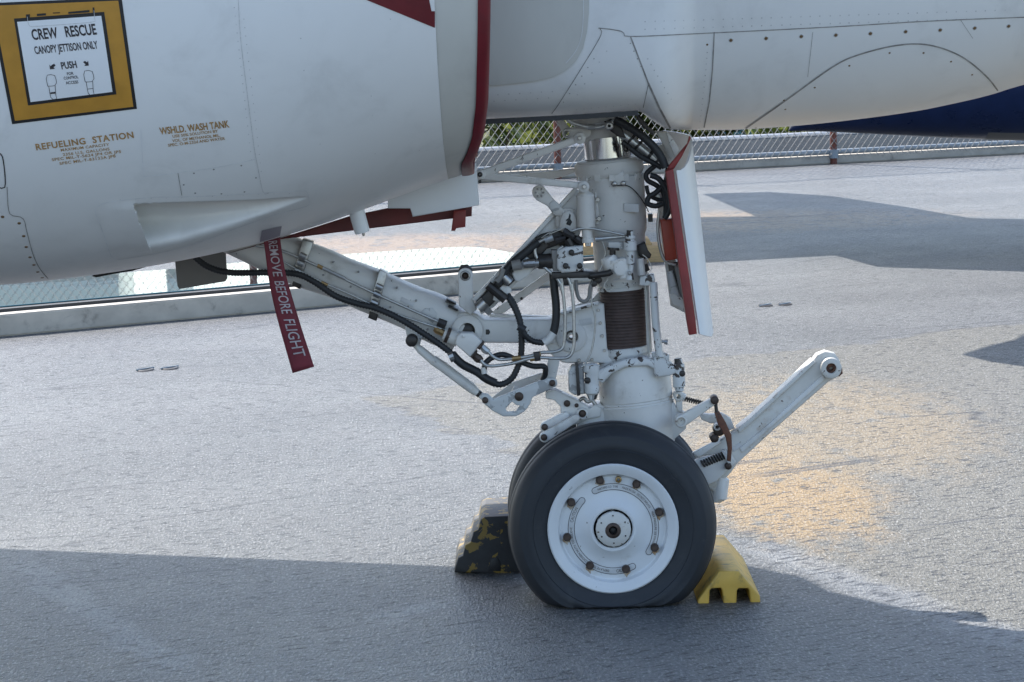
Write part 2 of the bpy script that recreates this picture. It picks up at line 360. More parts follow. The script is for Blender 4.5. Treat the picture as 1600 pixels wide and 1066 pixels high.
def rod(name, pts, Y, mat, parent, sides=16):
    """pts: (px, py, radius_px) along the axis; repeated stations make steps"""
    bm = bmesh.new(); c = [P(p[0], p[1], Y) for p in pts]; d = (c[-1] - c[0]).normalized()
    v = []
    for i, q in enumerate(c):                       # separate repeated stations a hair so that steps stay clean
        if i and (q - c[i-1]).length < 1e-6: q = q + d * 0.0002; c[i] = q
    bmr = [p[2] / S(Y) for p in pts]
    h = Vector((0, 1, 0)); nrm = (h - d * h.dot(d)).normalized(); bn = d.cross(nrm); rings = []
    for q, r in zip(c, bmr):
        rings.append([bm.verts.new(q + (nrm * math.cos(2*math.pi*k/sides) + bn * math.sin(2*math.pi*k/sides)) * r) for k in range(sides)])
    for A, B in zip(rings, rings[1:]):
        for k in range(sides): bm.faces.new((A[k], A[(k+1) % sides], B[(k+1) % sides], B[k]))
    bm.faces.new(rings[0][::-1]); bm.faces.new(rings[-1])
    return finish(name, bm, mat, parent, sharp=0.5)
def lathe_y(bm, cx, cz, prof, segs=24, close=False, a0=0.0):
    rings = []
    for r, y in prof:
        if r < 1e-6: rings.append([bm.verts.new((cx, y, cz))])
        else: rings.append([bm.verts.new((cx + r*math.cos(a0 + 2*math.pi*k/segs), y, cz + r*math.sin(a0 + 2*math.pi*k/segs))) for k in range(segs)])
    prs = list(zip(rings, rings[1:]))
    if close: prs.append((rings[-1], rings[0]))
    for A, B in prs:
        for k in range(segs):
            q = [A[k % len(A)], A[(k+1) % len(A)], B[(k+1) % len(B)], B[k % len(B)]]
            u = []
            for x in q:
                if x not in u: u.append(x)
            if len(u) > 2: bm.faces.new(u)
def pin(name, px, py, rpx, Y0, Y1, mat, parent, hole=0.0, segs=20, hexa=False):
    c = P(px, py, Y0); s = S(Y0); r = rpx / s; b = min(0.002, r * 0.2); h = hole / s; bm = bmesh.new()
    if hexa: segs = 6
    if hole: prof = [(h, Y1), (h, Y0 + b), (h + b*0.6, Y0), (r - b, Y0), (r, Y0 + b), (r, Y1)]
    else: prof = [(0, Y0), (r - b, Y0), (r, Y0 + b), (r, Y1), (0, Y1)]
    lathe_y(bm, c.x, c.z, prof, segs, close=bool(hole), a0=math.pi/6 if hexa else 0.0)
    return finish(name, bm, mat, parent, sharp=0.9 if not hexa else 0.3)
def arc(cx, cy, r, a0, a1, n=10):
    return [(cx + r*math.cos(R(lerp(a0, a1, i/n))), cy + r*math.sin(R(lerp(a0, a1, i/n)))) for i in range(n+1)]
def capsule(p1, p2, r1, r2, n=9):
    dx, dy = p2[0]-p1[0], p2[1]-p1[1]; a = math.degrees(math.atan2(dy, dx))
    off = math.degrees(math.asin(max(-1, min(1, (r1-r2)/max(1e-6, math.hypot(dx, dy))))))
    return arc(p2[0], p2[1], r2, a-90+off, a+90-off, n) + arc(p1[0], p1[1], r1, a+90-off, a+270+off, n)
def plate(name, pts, Y, th, mat, parent, holes=(), bev=0.003):
    """outline in picture pixels at depth Y, extruded away from the camera by th"""
    cu = bpy.data.curves.new('tmp', 'CURVE'); cu.dimensions = '2D'; cu.fill_mode = 'BOTH'
    bev = min(bev, th * 0.3)
    cu.extrude = th/2 - bev; cu.bevel_depth = bev; cu.bevel_resolution = 1; cu.offset = -bev
    loops = [[P(x, y, Y) for x, y in pts]]
    for h in holes:
        loops.append([P(x, y, Y) for x, y in (arc(h[0], h[1], h[2], 0, 360 - 360/14, 13) if len(h) == 3 and not isinstance(h[0], tuple) else h)])
    for lp in loops:
        ar = sum(a.x*b.z - b.x*a.z for a, b in zip(lp, lp[1:] + lp[:1]))
        if (ar < 0): lp.reverse()
        if lp is not loops[0]: lp.reverse()
        sp = cu.splines.new('POLY'); sp.points.add(len(lp) - 1); sp.use_cyclic_u = True
        for q, v in zip(sp.points, lp): q.co = (v.x, v.z, 0, 1)
    ob = bpy.data.objects.new('tmp', cu); me = bpy.data.meshes.new_from_object(ob)
    bpy.data.objects.remove(ob); bpy.data.curves.remove(cu)
    bm = bmesh.new(); bm.from_mesh(me); bpy.data.meshes.remove(me)
    bmesh.ops.remove_doubles(bm, verts=bm.verts, dist=1e-5)
    for v in bm.verts: v.co = Vector((v.co.x, Y + th/2 - v.co.z, v.co.y))
    return finish(name, bm, mat, parent, sharp=0.9)
def link(name, p1, p2, r1, r2, Y, th, mat, parent, holes=(), bev=0.003):
    return plate(name, capsule(p1, p2, r1, r2), Y, th, mat, parent, holes, bev)
def spring(name, p1, p2, rpx, wire, turns, Y, mat, parent):
    a, b = P(*p1, Y), P(*p2, Y); d = (b - a).normalized(); u = d.orthogonal().normalized(); w = d.cross(u); r = rpx / S(Y)
    pts = [a.lerp(b, i/(turns*10)) + (u*math.cos(i*0.6283) + w*math.sin(i*0.6283)) * r for i in range(turns*10 + 1)]
    bm = bmesh.new(); sweep(bm, pts, [wire / S(Y)] * len(pts), 6); return finish(name, bm, mat, parent)

# ------------------------------------------------------------------ the setting: deck, puddle, land
FA, FB = G(750, 285), G(1600, 240); fdir = (FB - FA).normalized(); fn = Vector((-fdir.y, fdir.x, 0))
E0 = FA - fdir*45 + fn*0.9; E1 = FB + fdir*40 + fn*0.9
bm = bmesh.new()
top = [Vector((-60, -40, 0)), Vector((60, -40, 0)), Vector((E1.x, E1.y, 0)), Vector((E0.x, E0.y, 0))]
tv = [bm.verts.new(v) for v in top]; bv = [bm.verts.new(v - Vector((0, 0, 0.5))) for v in top]
bm.faces.new(tv)
for i in range(4): bm.faces.new((tv[i], tv[(i+1) % 4], bv[(i+1) % 4], bv[i]))
bm.faces.new(bv[::-1])
struct(finish('flight_deck', bm, m_deck, flat=True))
bm = bmesh.new()
hull = [v - Vector((0, 0, 0.5)) + (Vector((0, 0, 0))) for v in top]
a = [bm.verts.new(v * 0.995 - Vector((0, 0, 0.003))) for v in hull]; c = [bm.verts.new(v * 0.97 - Vector((0, 0, 12))) for v in hull]
for i in range(4): bm.faces.new((a[i], a[(i+1) % 4], c[(i+1) % 4], c[i]))
struct(finish('hull_side', bm, m_hull, flat=True))
bm = bmesh.new()
bm.faces.new([bm.verts.new(v) for v in ((-900, -500, -9), (900, -500, -9), (900, 1400, -9), (-900, 1400, -9))])
struct(finish('ground', bm, m_land, flat=True))

# kerb in front of the puddle
KB = [G(-260, 551), G(0, 527), G(425, 489), G(870, 446), G(985, 435)]
ka, kb = KB[0], KB[-1]; kd = (kb - ka).normalized(); kn = Vector((-kd.y, kd.x, 0))
kerb = thing('kerb_beam', 'low weathered concrete kerb in front of the puddle, dark strip along its top standing for its reflection', 'kerb', (ka + kb) / 2)
bm = bmesh.new(); c = (ka + kb)/2; L = (kb - ka).length / 2
obox(bm, c + kn*0.11 + Vector((0, 0, 0.058)), kd*L, kn*0.11, Vector((0, 0, 0.058)))
bmesh.ops.bevel(bm, geom=bm.edges[:], offset=0.008, segments=2, affect='EDGES')
finish('beam', bm, m_conc, kerb)
bm = bmesh.new(); obox(bm, c + kn*0.165 + Vector((0, 0, 0.124)), kd*L, kn*0.045, Vector((0, 0, 0.009)))  # dark strip stands in for the kerb's edge mirrored in the puddle
finish('reflection_strip', bm, m_rubber, kerb)
bm = bmesh.new(); sweep(bm, [ka + kn*0.20 + Vector((0, 0, 0.137)), kb + kn*0.20 + Vector((0, 0, 0.137))], [0.005]*2, 8)
finish('edge_bead', bm, m_teal, kerb)
# puddle
far = [(-260, 446), (0, 437), (225, 425), (400, 409), (560, 397), (650, 391), (735, 387), (800, 396), (860, 410), (900, 421)]
bm = bmesh.new(); shore = catmull([G(x, y) for x, y in far], 5); near_ = []
t_end = (G(905, 443) - ka).dot(kd)
for k_, p in enumerate(shore):
    t = t_end * k_ / (len(shore) - 1); q = ka + kd*t + kn*0.226; near_.append(bm.verts.new((q.x, q.y, 0.005)))
ring_ = [bm.verts.new((p.x, p.y, 0.005)) for p in shore]
for i in range(len(shore) - 1): bm.faces.new((near_[i], near_[i+1], ring_[i+1], ring_[i]))
struct(finish('puddle_water', bm, m_water, flat=True))

# ------------------------------------------------------------------ chain-link fence along the far deck edge
fence = thing('chain_link_fence', 'tall chain link fence on rust red posts along the far deck edge', 'fence', FA)
FH = 2.7; f0, f1 = -9.0, 12.5
def fp(s, z, off=0.0): p = FA + fdir*s + fn*off; return Vector((p.x, p.y, z))
post_s = (G(828, 276) - FA).dot(fdir); step = ((G(1297, 256) - FA).dot(fdir) - post_s)
k = -4
for k in range(-3, 4):
    bm = bmesh.new(); s = post_s + step*k
    sweep(bm, [fp(s, 0, -0.06), fp(s, FH + 0.05, -0.06)], [0.036]*2, 14); po = finish('post', bm, m_post, fence)
    bm = bmesh.new(); sweep(bm, [fp(s, 0.06, -0.06), fp(s, 0.15, -0.06)], [0.05]*2, 14); finish('post_collar', bm, m_pipegrey, po)
bm = bmesh.new(); dw = 0.083; nW = int((f1 - f0 + FH) / dw)
for sgn in (1, -1):
    for i in range(nW):
        s0 = f0 - FH*0.86 + i*dw if sgn > 0 else f0 + i*dw
        n = 6; pts = []
        for j in range(n + 1):
            z = 0.07 + (FH - 0.07) * j / n; s = s0 + sgn * (z * 0.86)
            if f0 <= s <= f1: pts.append(fp(s, z, -0.10 + sgn*0.003 + 0.012*math.sin(s*2.1 + z*3)))
        if len(pts) > 1: sweep(bm, pts, [0.0027]*len(pts), 4, caps=False)
wm = finish('wire_mesh', bm, m_galv, fence); wm['kind'] = 'stuff'
for nm, z, r, off, mt in (('top_rail', FH, 0.022, 0.08, m_galv), ('tension_wire', FH*0.5, 0.006, 0.05, m_galv), ('lower_pipe', 0.125, 0.028, -0.03, m_pipegrey)):
    bm = bmesh.new(); sweep(bm, [fp(f0, z, off), fp(f1, z, off)], [r]*2, 12); finish(nm, bm, mt, fence)
bm = bmesh.new(); obox(bm, fp((f0+f1)/2, 0.045, 0.03), fdir*(f1-f0)/2, fn*0.08, Vector((0, 0, 0.045)))
bmesh.ops.bevel(bm, geom=bm.edges[:], offset=0.012, segments=2, affect='EDGES'); finish('toe_kerb', bm, m_conc, fence)
rail = thing('deck_edge_rail', 'white painted box rail behind the foot of the chain link fence', 'rail', fp(0, 0, 0.5))
bm = bmesh.new(); obox(bm, fp((f0+f1)/2, 0.19, 0.55), fdir*(f1-f0)/2, fn*0.05, Vector((0, 0, 0.075)))
finish('beam', bm, m_hull, rail)
bm = bmesh.new(); sweep(bm, [fp(f0, 0.29, 0.55), fp(f1, 0.29, 0.55)], [0.026]*2, 10); finish('handrail', bm, m_pipewhite, rail)
for k in range(-4, 6):
    bm = bmesh.new(); obox(bm, fp(k*1.9, 0.06, 0.55), fdir*0.03, fn*0.03, Vector((0, 0, 0.06))); finish('leg', bm, m_pipegrey, rail)

# ------------------------------------------------------------------ trees and buildings beyond the ship
def tree(x, y, h, rx, rz, kind, label):
    base = Vector((x, y, -9.0)); t = thing('tree', label, 'tree', base, 'trees beyond the fence')
    bm = bmesh.new(); sweep(bm, [base, base + Vector((0.1, 0, h*0.45)), base + Vector((-0.15, 0.1, h*0.8))], [0.28, 0.18, 0.07], 8)
    for k in range(6):
        a = k*1.05 + x; p = base + Vector((0, 0, h*(0.35 + 0.07*k)))
        sweep(bm, [p, p + Vector((math.cos(a)*rx*0.4, math.sin(a)*rx*0.4, rz*0.25)), p + Vector((math.cos(a)*rx*0.8, math.sin(a)*rx*0.8, rz*0.6))], [0.1, 0.06, 0.02], 6)
    finish('trunk', bm, m_bark, t)
    bm = bmesh.new(); c0 = base + Vector((0, 0, h - rz))
    clumps = []
    for _ in range(34):
        while True:
            v = Vector((random.uniform(-1, 1), random.uniform(-1, 1), random.uniform(-1, 1)))
            if 0.35 < v.length < 1: break
        clumps.append((c0 + Vector((v.x*rx, v.y*rx, v.z*rz)), random.uniform(0.55, 1.15)))
    for c, r in clumps:
        for _ in range(150):
            v = Vector((random.gauss(0, 1), random.gauss(0, 1), random.gauss(0, 1))).normalized() * r * random.random()**0.4
            p = c + Vector((v.x, v.y, v.z*0.75)); s = random.uniform(0.07, 0.16)
            n = (v.normalized() + Vector((random.gauss(0, .6), random.gauss(0, .6), random.gauss(0.3, .6)))).normalized()
            a = n.orthogonal().normalized(); b2 = n.cross(a); an = random.random()*6.28
            a, b2 = a*math.cos(an) + b2*math.sin(an), b2*math.cos(an) - a*math.sin(an)
            bm.faces.new([bm.verts.new(p + a*s*1.5), bm.verts.new(p + b2*s*0.6), bm.verts.new(p - a*s*1.5), bm.verts.new(p - b2*s*0.6)])
    finish('crown', bm, m_leaf[kind], t, flat=True)
def at(px, d): return (px - 800) / FPX * d
tree(at(770, 50), 42, 10.2, 2.2, 3.0, 0, 'olive green tree behind the fence nearest the red intake lip')
tree(at(880, 58), 50, 10.6, 2.4, 3.2, 2, 'yellow green tree seen behind the left fence post')
tree(at(985, 62), 54, 9.6, 2.0, 2.8, 1, 'dark green tree behind the strut top')
tree(at(1085, 58), 50, 10.4, 2.3, 3.0, 0, 'olive tree behind the fence just right of the gear door')
tree(at(1170, 60), 52, 10.0, 2.0, 3.0, 1, 'dark tree left of the teal building')
tree(at(1310, 52), 44, 10.2, 2.0, 3.0, 2, 'bright green tree behind the right fence post')
tree(at(1395, 58), 50, 10.0, 2.2, 3.0, 1, 'dark green tree under the navy jet nose')
tree(at(1480, 54), 46, 9.4, 2.1, 2.8, 0, 'olive tree at the right end behind the rail')
tree(at(700, 66), 58, 9.8, 2.6, 3.0, 1, 'dark tree farthest left beyond the fence')
tb = thing('teal_building', 'teal clad shed between the trees beyond the fence', 'building', (at(1230, 80), 72, -9))
bm = bmesh.new(); cx = at(1230, 80); box(bm, (cx-2.4, 70, -9), (cx+2.4, 76, -0.6)); finish('wall', bm, m_teal, tb, flat=True)
bm = bmesh.new(); box(bm, (cx-2.7, 69.7, -0.6), (cx+2.7, 76.3, -0.25)); finish('roof', bm, m_hull, tb, flat=True)
for k in range(9):
    bm = bmesh.new(); box(bm, (cx-2.2+k*0.55, 69.94, -8.9), (cx-2.1+k*0.55, 69.997, -0.7)); finish('rib', bm, m_teal, tb, flat=True)
for lab, xa, xb in (('wide pale green tower mirrored in the puddle at left', -30, 185), ('slim pale green tower mirrored in the puddle near the grey flap', 262, 282)):
    d = 240.0; X0, X1 = at(xa, d), at(xb, d)
    tw = thing('glass_tower', lab, 'building', ((X0+X1)/2, d-8, -9), 'towers far across the water')
    bm = bmesh.new(); box(bm, (X0, d-8, -9), (X1, d+2, 62)); finish('wall', bm, m_glassg, tw, flat=True)
    for k in range(17):
        bm = bmesh.new(); box(bm, (X0-0.1, d-8.25, -6+k*4), (X1+0.1, d-8.003, -5.2+k*4)); finish('floor_band', bm, m_pale, tw, flat=True)

# ------------------------------------------------------------------ navy jet parked behind
jet = thing('navy_jet', 'navy blue jet parked behind, pointed nose showing under the white aircraft at right', 'aircraft', (at(1700, 22), 14, 0))
bm = bmesh.new(); Yj = 14.0; cz = 1.42; x0 = P(1232, 200, Yj).x
rings = []
for i in range(26):
    s = i / 25; x = x0 + 8.5*s**1.25; r = 0.86 * (1 - (1 - min(1, s*1.7))**1.9)**0.75 if s > 0 else 0.004
    zc = lerp(P(1232, 205, Yj).z + 0.01, cz, min(1, (s*1.7))**0.7)
    zb = lerp(P(1232, 205, Yj).z, 0.60, smooth(0, 0.35, s))
    r = max(0.004, min(r, zc - zb + 0.01 if s < 0.03 else r))
    rings.append([bm.verts.new((x, Yj + r*0.9*math.cos(2*math.pi*k/28), zb + r + r*math.sin(2*math.pi*k/28))) for k in range(28)])
for A, B in zip(rings, rings[1:]):
    for k in range(28):
        f = bm.faces.new((A[k], A[(k+1) % 28], B[(k+1) % 28], B[k])); f.material_index = 1 if (19 <= k <= 22 and A[0].co.x > x0 + 1.2) else 0  # belly faces coloured paler for light bounced up from the deck
bm.faces.new(rings[0][::-1]); bm.faces.new(rings[-1])
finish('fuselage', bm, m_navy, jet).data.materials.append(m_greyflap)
def wing_from_shadow(name, px, z, th=0.09):  # unseen slab added for its shadow; px outlines that shadow on the deck
    bm = bmesh.new(); q = [G(x, y) + Vector((-SUN_A*z, SUN_B*z, z)) for x, y in px]
    a = [bm.verts.new(v) for v in q]; c = [bm.verts.new(v + Vector((0, 0, th))) for v in q]
    bm.faces.new(a); bm.faces.new(c[::-1])
    for i in range(len(q)): bm.faces.new((a[i], a[(i+1) % len(q)], c[(i+1) % len(q)], c[i]))
    bmesh.ops.triangulate(bm, faces=[f for f in bm.faces if len(f.verts) > 4])
    return finish(name, bm, m_navy, jet, flat=True)
wing_from_shadow('wing', [(1000, 341), (1180, 338), (1098, 303), (1200, 300), (1290, 306), (1400, 322), (1510, 341), (1700, 344), (1750, 424), (1600, 424), (1370, 417), (1300, 398), (1100, 409), (1000, 415)], 2.15)
wing_from_shadow('outer_shadow_slab', [(1502, 554), (1550, 539), (1600, 528), (1680, 512), (1740, 424), (1950, 424), (1950, 600), (1600, 573), (1545, 565)], 2.27)  # added out of view to cast a second, separate deck shadow
for k, dx in enumerate((3.4, 6.6)):
    bm = bmesh.new(); sweep(bm, [Vector((x0+dx, Yj + (-0.0 if k == 0 else -1.3), 0.28)), Vector((x0+dx, Yj + (-0.0 if k == 0 else -1.3), 1.1))], [0.06]*2, 10); sgo = finish('gear_leg', bm, m_pale, jet)
    bm = bmesh.new(); lathe_y(bm, x0+dx, 0.28, [(0, Yj-0.1-1.3*k), (0.2, Yj-0.1-1.3*k), (0.28, Yj-0.05-1.3*k), (0.28, Yj+0.05-1.3*k), (0.2, Yj+0.1-1.3*k), (0, Yj+0.1-1.3*k)], 24); finish('wheel', bm, m_tyre, sgo)

# ------------------------------------------------------------------ white aircraft: nacelle, nose, nose gear
YC = 0.24
AC = thing('white_jet', 'white jet aircraft standing on its twin wheel nose gear, red intake lip', 'aircraft', (0.27, YC, 0))
nb_px = [(-1500, 470), (-900, 466), (-300, 462), (0, 449), (100, 439), (200, 425), (300, 407), (400, 384), (500, 354), (560, 333), (620, 311), (690, 286), (720, 277), (745, 266), (768, 258)]
nb = [(P(x, y, -0.25).x, P(x, y, -0.25).z) for x, y in nb_px]
lip_t = sorted([(P(x, y, -0.75).z, P(x, y, -0.75).x) for x, y in [(768, -400), (768, 0), (767, 80), (764, 180), (757, 235), (748, 258), (738, 275)]])
band_t = sorted([(P(x, y, -0.8).z, P(x, y, -0.8).x) for x, y in [(676, -400), (679, 0), (683, 100), (689, 220), (694, 292), (696, 330)]])
NY0, NA, NZC, NN = -0.12, 0.74, 1.86, 2.35
def nac(x, th):
    c, s = math.cos(th), math.sin(th)
    B = (NZC - smooth_table(nb, x)) if s > 0 else 0.85
    z = NZC - math.copysign(abs(s)**(2/NN), s) * B
    A = NA * (1 - 0.05*smooth(-0.5, 0.0, x)) if c > 0 else 0.22
    Y = NY0 - math.copysign(abs(c)**(2/NN), c) * A
    return Vector((x, Y, z))
def spread(segs):
    out = []
    for a, b, n in segs: out += [lerp(a, b, i/n) for i in range(n)]
    return out + [segs[-1][1]]
def scoop(p):
    x, y = proj(p)
    if p.y > -0.1 or not (130 < x < 500 and 285 < y < 410): return 0.0
    yt = table([(150, 322), (212, 319), (300, 316), (400, 313), (480, 307)], x)
    yb = table([(150, 398), (233, 389), (280, 381), (340, 362), (420, 334), (482, 309)], x)
    xl = lerp(211, 235, (y - 320) / 68)
    d = 0.0
    if xl - 1 < x < 482 and yt < y < yb:
        v = (y - yt) / max(1, yb - yt); u = (x - xl) / (482 - xl)
        prof = smooth(0, 0.30, v) * smooth(1.0, 0.42, v) if v < 1 else 0
        prof = (1 - smooth(0.40, 1.0, v)) if v > 0.14 else smooth(0, 0.14, v)
        d = 0.16 * (1 - u)**1.2 * prof * smooth(xl - 1, xl + 2, x)
    elif x <= xl:
        d = -0.007 * smooth(150, 205, x) * smooth(312, 330, y) * smooth(400, 385, y) if False else -0.006 * smooth(150, 205, x) * smooth(310, 330, y) * (1 - smooth(380, 398, y))
    return d
ths = [R(a) for a in spread([(-90, -20, 9), (-20, 12, 10), (12, 30, 14), (30, 62, 90), (62, 90, 24), (90, 150, 8)])]
def xpx(px, Y=-0.75): return P(px, 300, Y).x
def nac_end(th, tb): 
    z = nac(xpx(690), th).z; return table(tb, z)
def loft(name, cols_of, f, thlist, mat, parent):
    bm = bmesh.new(); g = []
    for th in thlist: g.append([bm.verts.new(f(x, th)) for x in cols_of(th)])
    for A, B in zip(g, g[1:]):
        for i in range(len(A) - 1): bm.faces.new((A[i], A[i+1], B[i+1], B[i]))
    return finish(name, bm, mat, parent, sharp=0.9)
base_cols = spread([(-3.6, xpx(-100), 12), (xpx(-100), xpx(140), 24), (xpx(140), xpx(205), 22), (xpx(205), xpx(245), 44), (xpx(245), xpx(490), 90), (xpx(490), xpx(660), 24)])
def nskin(x, th):
    p = nac(x, th); d = scoop(p)
    if d <= 0: return p + Vector((0, d, 0)) if d else p
    x, y = proj(p); xl = lerp(211, 235, (y - 320) / 68); yt = table([(150, 322), (212, 319), (300, 316), (400, 313), (480, 307)], x)
    k = max(0.0, 1 - (x - xl)/26.0); kz = max(0.0, 1 - (y - yt)/16.0)     # the cavity runs in under its rear and upper rims
    return p + Vector((-0.55*d*k, d, 0.45*d*kz + 0.05*d))
nacelle = loft('engine_nacelle', lambda th: base_cols + [nac_end(th, band_t)], nskin, ths, m_skin, AC)
cth = [R(a) for a in spread([(-90, 30, 16), (30, 90, 24), (90, 150, 8)])]
loft('lip_band', lambda th: [lerp(nac_end(th, band_t), nac_end(th, lip_t) - 0.032, i/5) for i in range(6)], lambda x, th: nac(x, th) + Vector((0, 0.0015, 0.0008)), cth, m_cream, nacelle)
bm = bmesh.new(); g = []
for th in cth:
    xr = nac_end(th, lip_t) - 0.032; row = []
    for k in range(13):
        a = math.pi * k / 12; xx = xr + 0.031 * math.sin(a)**0.8; ins = -0.003 + lerp(0.018, 0.008, smooth(1.0, 1.45, th)) * (1 - math.cos(a))
        p = nac(xr, th); cdir = (Vector((xr, NY0 + 0.05, NZC)) - p).normalized(); row.append(bm.verts.new(Vector((xx, p.y, p.z)) + cdir*ins))
    p = nac(xr, th); row.append(bm.verts.new(Vector((xr - 0.5, p.y, p.z)) + (Vector((xr, NY0 + 0.05, NZC)) - p).normalized()*0.07))
    g.append(row)
for A, B in zip(g, g[1:]):
    for i in range(len(A) - 1): bm.faces.new((A[i], A[i+1], B[i+1], B[i]))
finish('intake_lip', bm, m_red, nacelle, sharp=1.2)
# the nacelle on the far side
def mir(f): return lambda x, th: (lambda p: Vector((p.x, 2*YC - p.y, p.z)))(f(x, th))
fnac = loft('engine_nacelle', lambda th: [lerp(-3.6, nac_end(th, lip_t) - 0.01, i/40) for i in range(41)], mir(nac), cth, m_skin, AC)
loft('intake_lip', lambda th: [lerp(nac_end(th, lip_t) - 0.04, nac_end(th, lip_t), i/2) for i in range(3)], mir(lambda x, th: nac(x, th) + Vector((0, -0.004, -0.003))), cth, m_red, fnac)
# unseen slab added above the far nacelle, outlined to cast the deck shadow
bm = bmesh.new(); gl = [(-3.9, 0.9), (-3.9, 3.05), (-2.65, 2.63), (-1.26, 2.16), (-0.62, 2.13), (-0.42, 2.09), (-0.33, 1.96), (-0.28, 1.75), (-0.02, 1.36), (0.14, 1.0), (0.16, 0.6)]
lo_ = [bm.verts.new((x, y, 2.06)) for x, y in gl]; hi_ = [bm.verts.new((x, y, 2.2)) for x, y in gl]
bm.faces.new(lo_[::-1]); bm.faces.new(hi_)
for i in range(len(gl)): bm.faces.new((lo_[i], lo_[(i+1) % len(gl)], hi_[(i+1) % len(gl)], hi_[i]))
finish('wing_shadow_slab', bm, m_skin, fnac)
# nose and centre fuselage
ns_px = [(-900, 170), (600, 178), (765, 187), (890, 180), (985, 174), (1003, 176), (1022, 190), (1040, 202), (1060, 206.5), (1110, 208), (1180, 206.5), (1300, 197), (1440, 179), (1520, 163), (1565, 152), (1600, 141), (1800, 85), (2100, -10), (2500, -180), (2750, -340)]
nsb = [(P(x, y, 0.0).x, P(x, y, 0.0).z) for x, y in ns_px]
xt = nsb[-1][0]
def nose(x, th):
    c, s = math.cos(th), math.sin(th); zc = 1.98
    n = lerp(7.0, 2.5, smooth(P(985, 0, 0).x, P(1080, 0, 0).x, x)); nw = lerp(3.2, 2.3, smooth(0.2, 0.6, x))
    tip = 1 - max(0, (x - 0.9) / (xt - 0.9))**2.2
    zbb = smooth_table(nsb, x); B = max(0.02, zc - zbb) if s > 0 else 0.75 * max(0.03, tip)
    if zbb > zc - 0.02: B = 0.02
    W = 0.52 * max(0.04, tip)**0.5 * (1 - 0.12*smooth(0.3, 1.4, x))
    return Vector((x, YC - math.copysign(abs(c)**(2/n), c) * W, zc - math.copysign(abs(s)**(2/n), s) * B))
ncols = spread([(-3.6, P(700, 0, 0).x, 10), (P(700, 0, 0).x, P(980, 0, 0).x, 20), (P(980, 0, 0).x, P(1080, 0, 0).x, 24), (P(1080, 0, 0).x, P(1650, 0, 0).x, 50), (P(1650, 0, 0).x, xt, 30)])
nths = [R(a) for a in spread([(-90, -20, 8), (-20, 90, 90), (90, 160, 30), (160, 270, 14)])]
nosef = loft('nose_fuselage', lambda th: ncols, nose, nths, m_skin, AC)
def tree_of(o):
    me = o.data; return BVHTree.FromPolygons([v.co.copy() for v in me.vertices], [list(p.vertices) for p in me.polygons])
TN, TF = tree_of(nacelle), tree_of(nosef)
def cast(tr, px, py, off):
    h = tr.ray_cast(CAM, ray(px, py))
    if h[0] is None: return None
    n = h[1] if h[1].dot(ray(px, py)) < 0 else -h[1]
    return h[0] + n*off
def patch(name, f, nu, nv, off, mat, parent, tr):
    bm = bmesh.new(); g = []
    for j in range(nv + 1):
        g.append([(lambda q: bm.verts.new(q) if q is not None else None)(cast(tr, *f(i/nu, j/nv), off)) for i in range(nu + 1)])
    for A, B in zip(g, g[1:]):
        for i in range(nu):
            q = (A[i], A[i+1], B[i+1], B[i])
            if all(v is not None for v in q): bm.faces.new(q)
    return finish(name, bm, mat, parent, sharp=2)
def quad(tl, tr_, br, bl):
    return lambda u, v: (lerp(lerp(tl[0], tr_[0], u), lerp(bl[0], br[0], u), v), lerp(lerp(tl[1], tr_[1], u), lerp(bl[1], br[1], u), v))
def seam(name, pts, w, mat, parent, tr, off=0.0012, curve=True):
    v = [Vector((x, y, 0)) for x, y in pts]
    v = catmull(v, 8) if curve and len(v) > 2 else v
    v = resample(v, 6.0) + [v[-1]]
    bm = bmesh.new(); prev = None
    for i, p in enumerate(v):
        d = (v[min(i+1, len(v)-1)] - v[max(i-1, 0)]); 
        if d.length < 1e-6: continue
        d.normalize(); n = Vector((-d.y, d.x, 0)) * w / 2
        a = cast(tr, p.x + n.x, p.y + n.y, off); b = cast(tr, p.x - n.x, p.y - n.y, off)
        if a is None or b is None: prev = None; continue
        cur = (bm.verts.new(a), bm.verts.new(b))
        if prev: bm.faces.new((prev[0], cur[0], cur[1], prev[1]))
        prev = cur
    return finish(name, bm, mat, parent)
def text(s, p0, p1, h, mat, parent, place, lean=0.13, bold=0.024, name='lettering', spread_=1.0):
    """lettering whose baseline runs p0 to p1 in the picture, cap height h, set on the surface given by place(px, py)"""
    cu = bpy.data.curves.new('tmp', 'FONT'); cu.body = s; cu.offset = bold; cu.resolution_u = 3; cu.space_character = spread_
    ob = bpy.data.objects.new('tmp', cu); me = bpy.data.meshes.new_from_object(ob)
    bpy.data.objects.remove(ob); bpy.data.curves.remove(cu)
    xs = [v.co.x for v in me.vertices]; x0, x1 = min(xs), max(xs); cap = 0.69
    bm = bmesh.new(); bm.from_mesh(me); bpy.data.meshes.remove(me)
    dx, dy = p1[0]-p0[0], p1[1]-p0[1]; L = math.hypot(dx, dy); ux, uy = dy/L, -dx/L
    bad = []
    for v in bm.verts:
        u = (v.co.x - x0) / (x1 - x0); w = v.co.y / cap * h
        q = place(p0[0] + dx*u + (ux - lean*0)*w - lean*w*(1 if True else 0), p0[1] + dy*u + uy*w)
        if q is None: bad.append(v)
        else: v.co = q
    if bad: bmesh.ops.delete(bm, geom=bad, context='VERTS')
    return finish(name, bm, mat, parent, sharp=2)

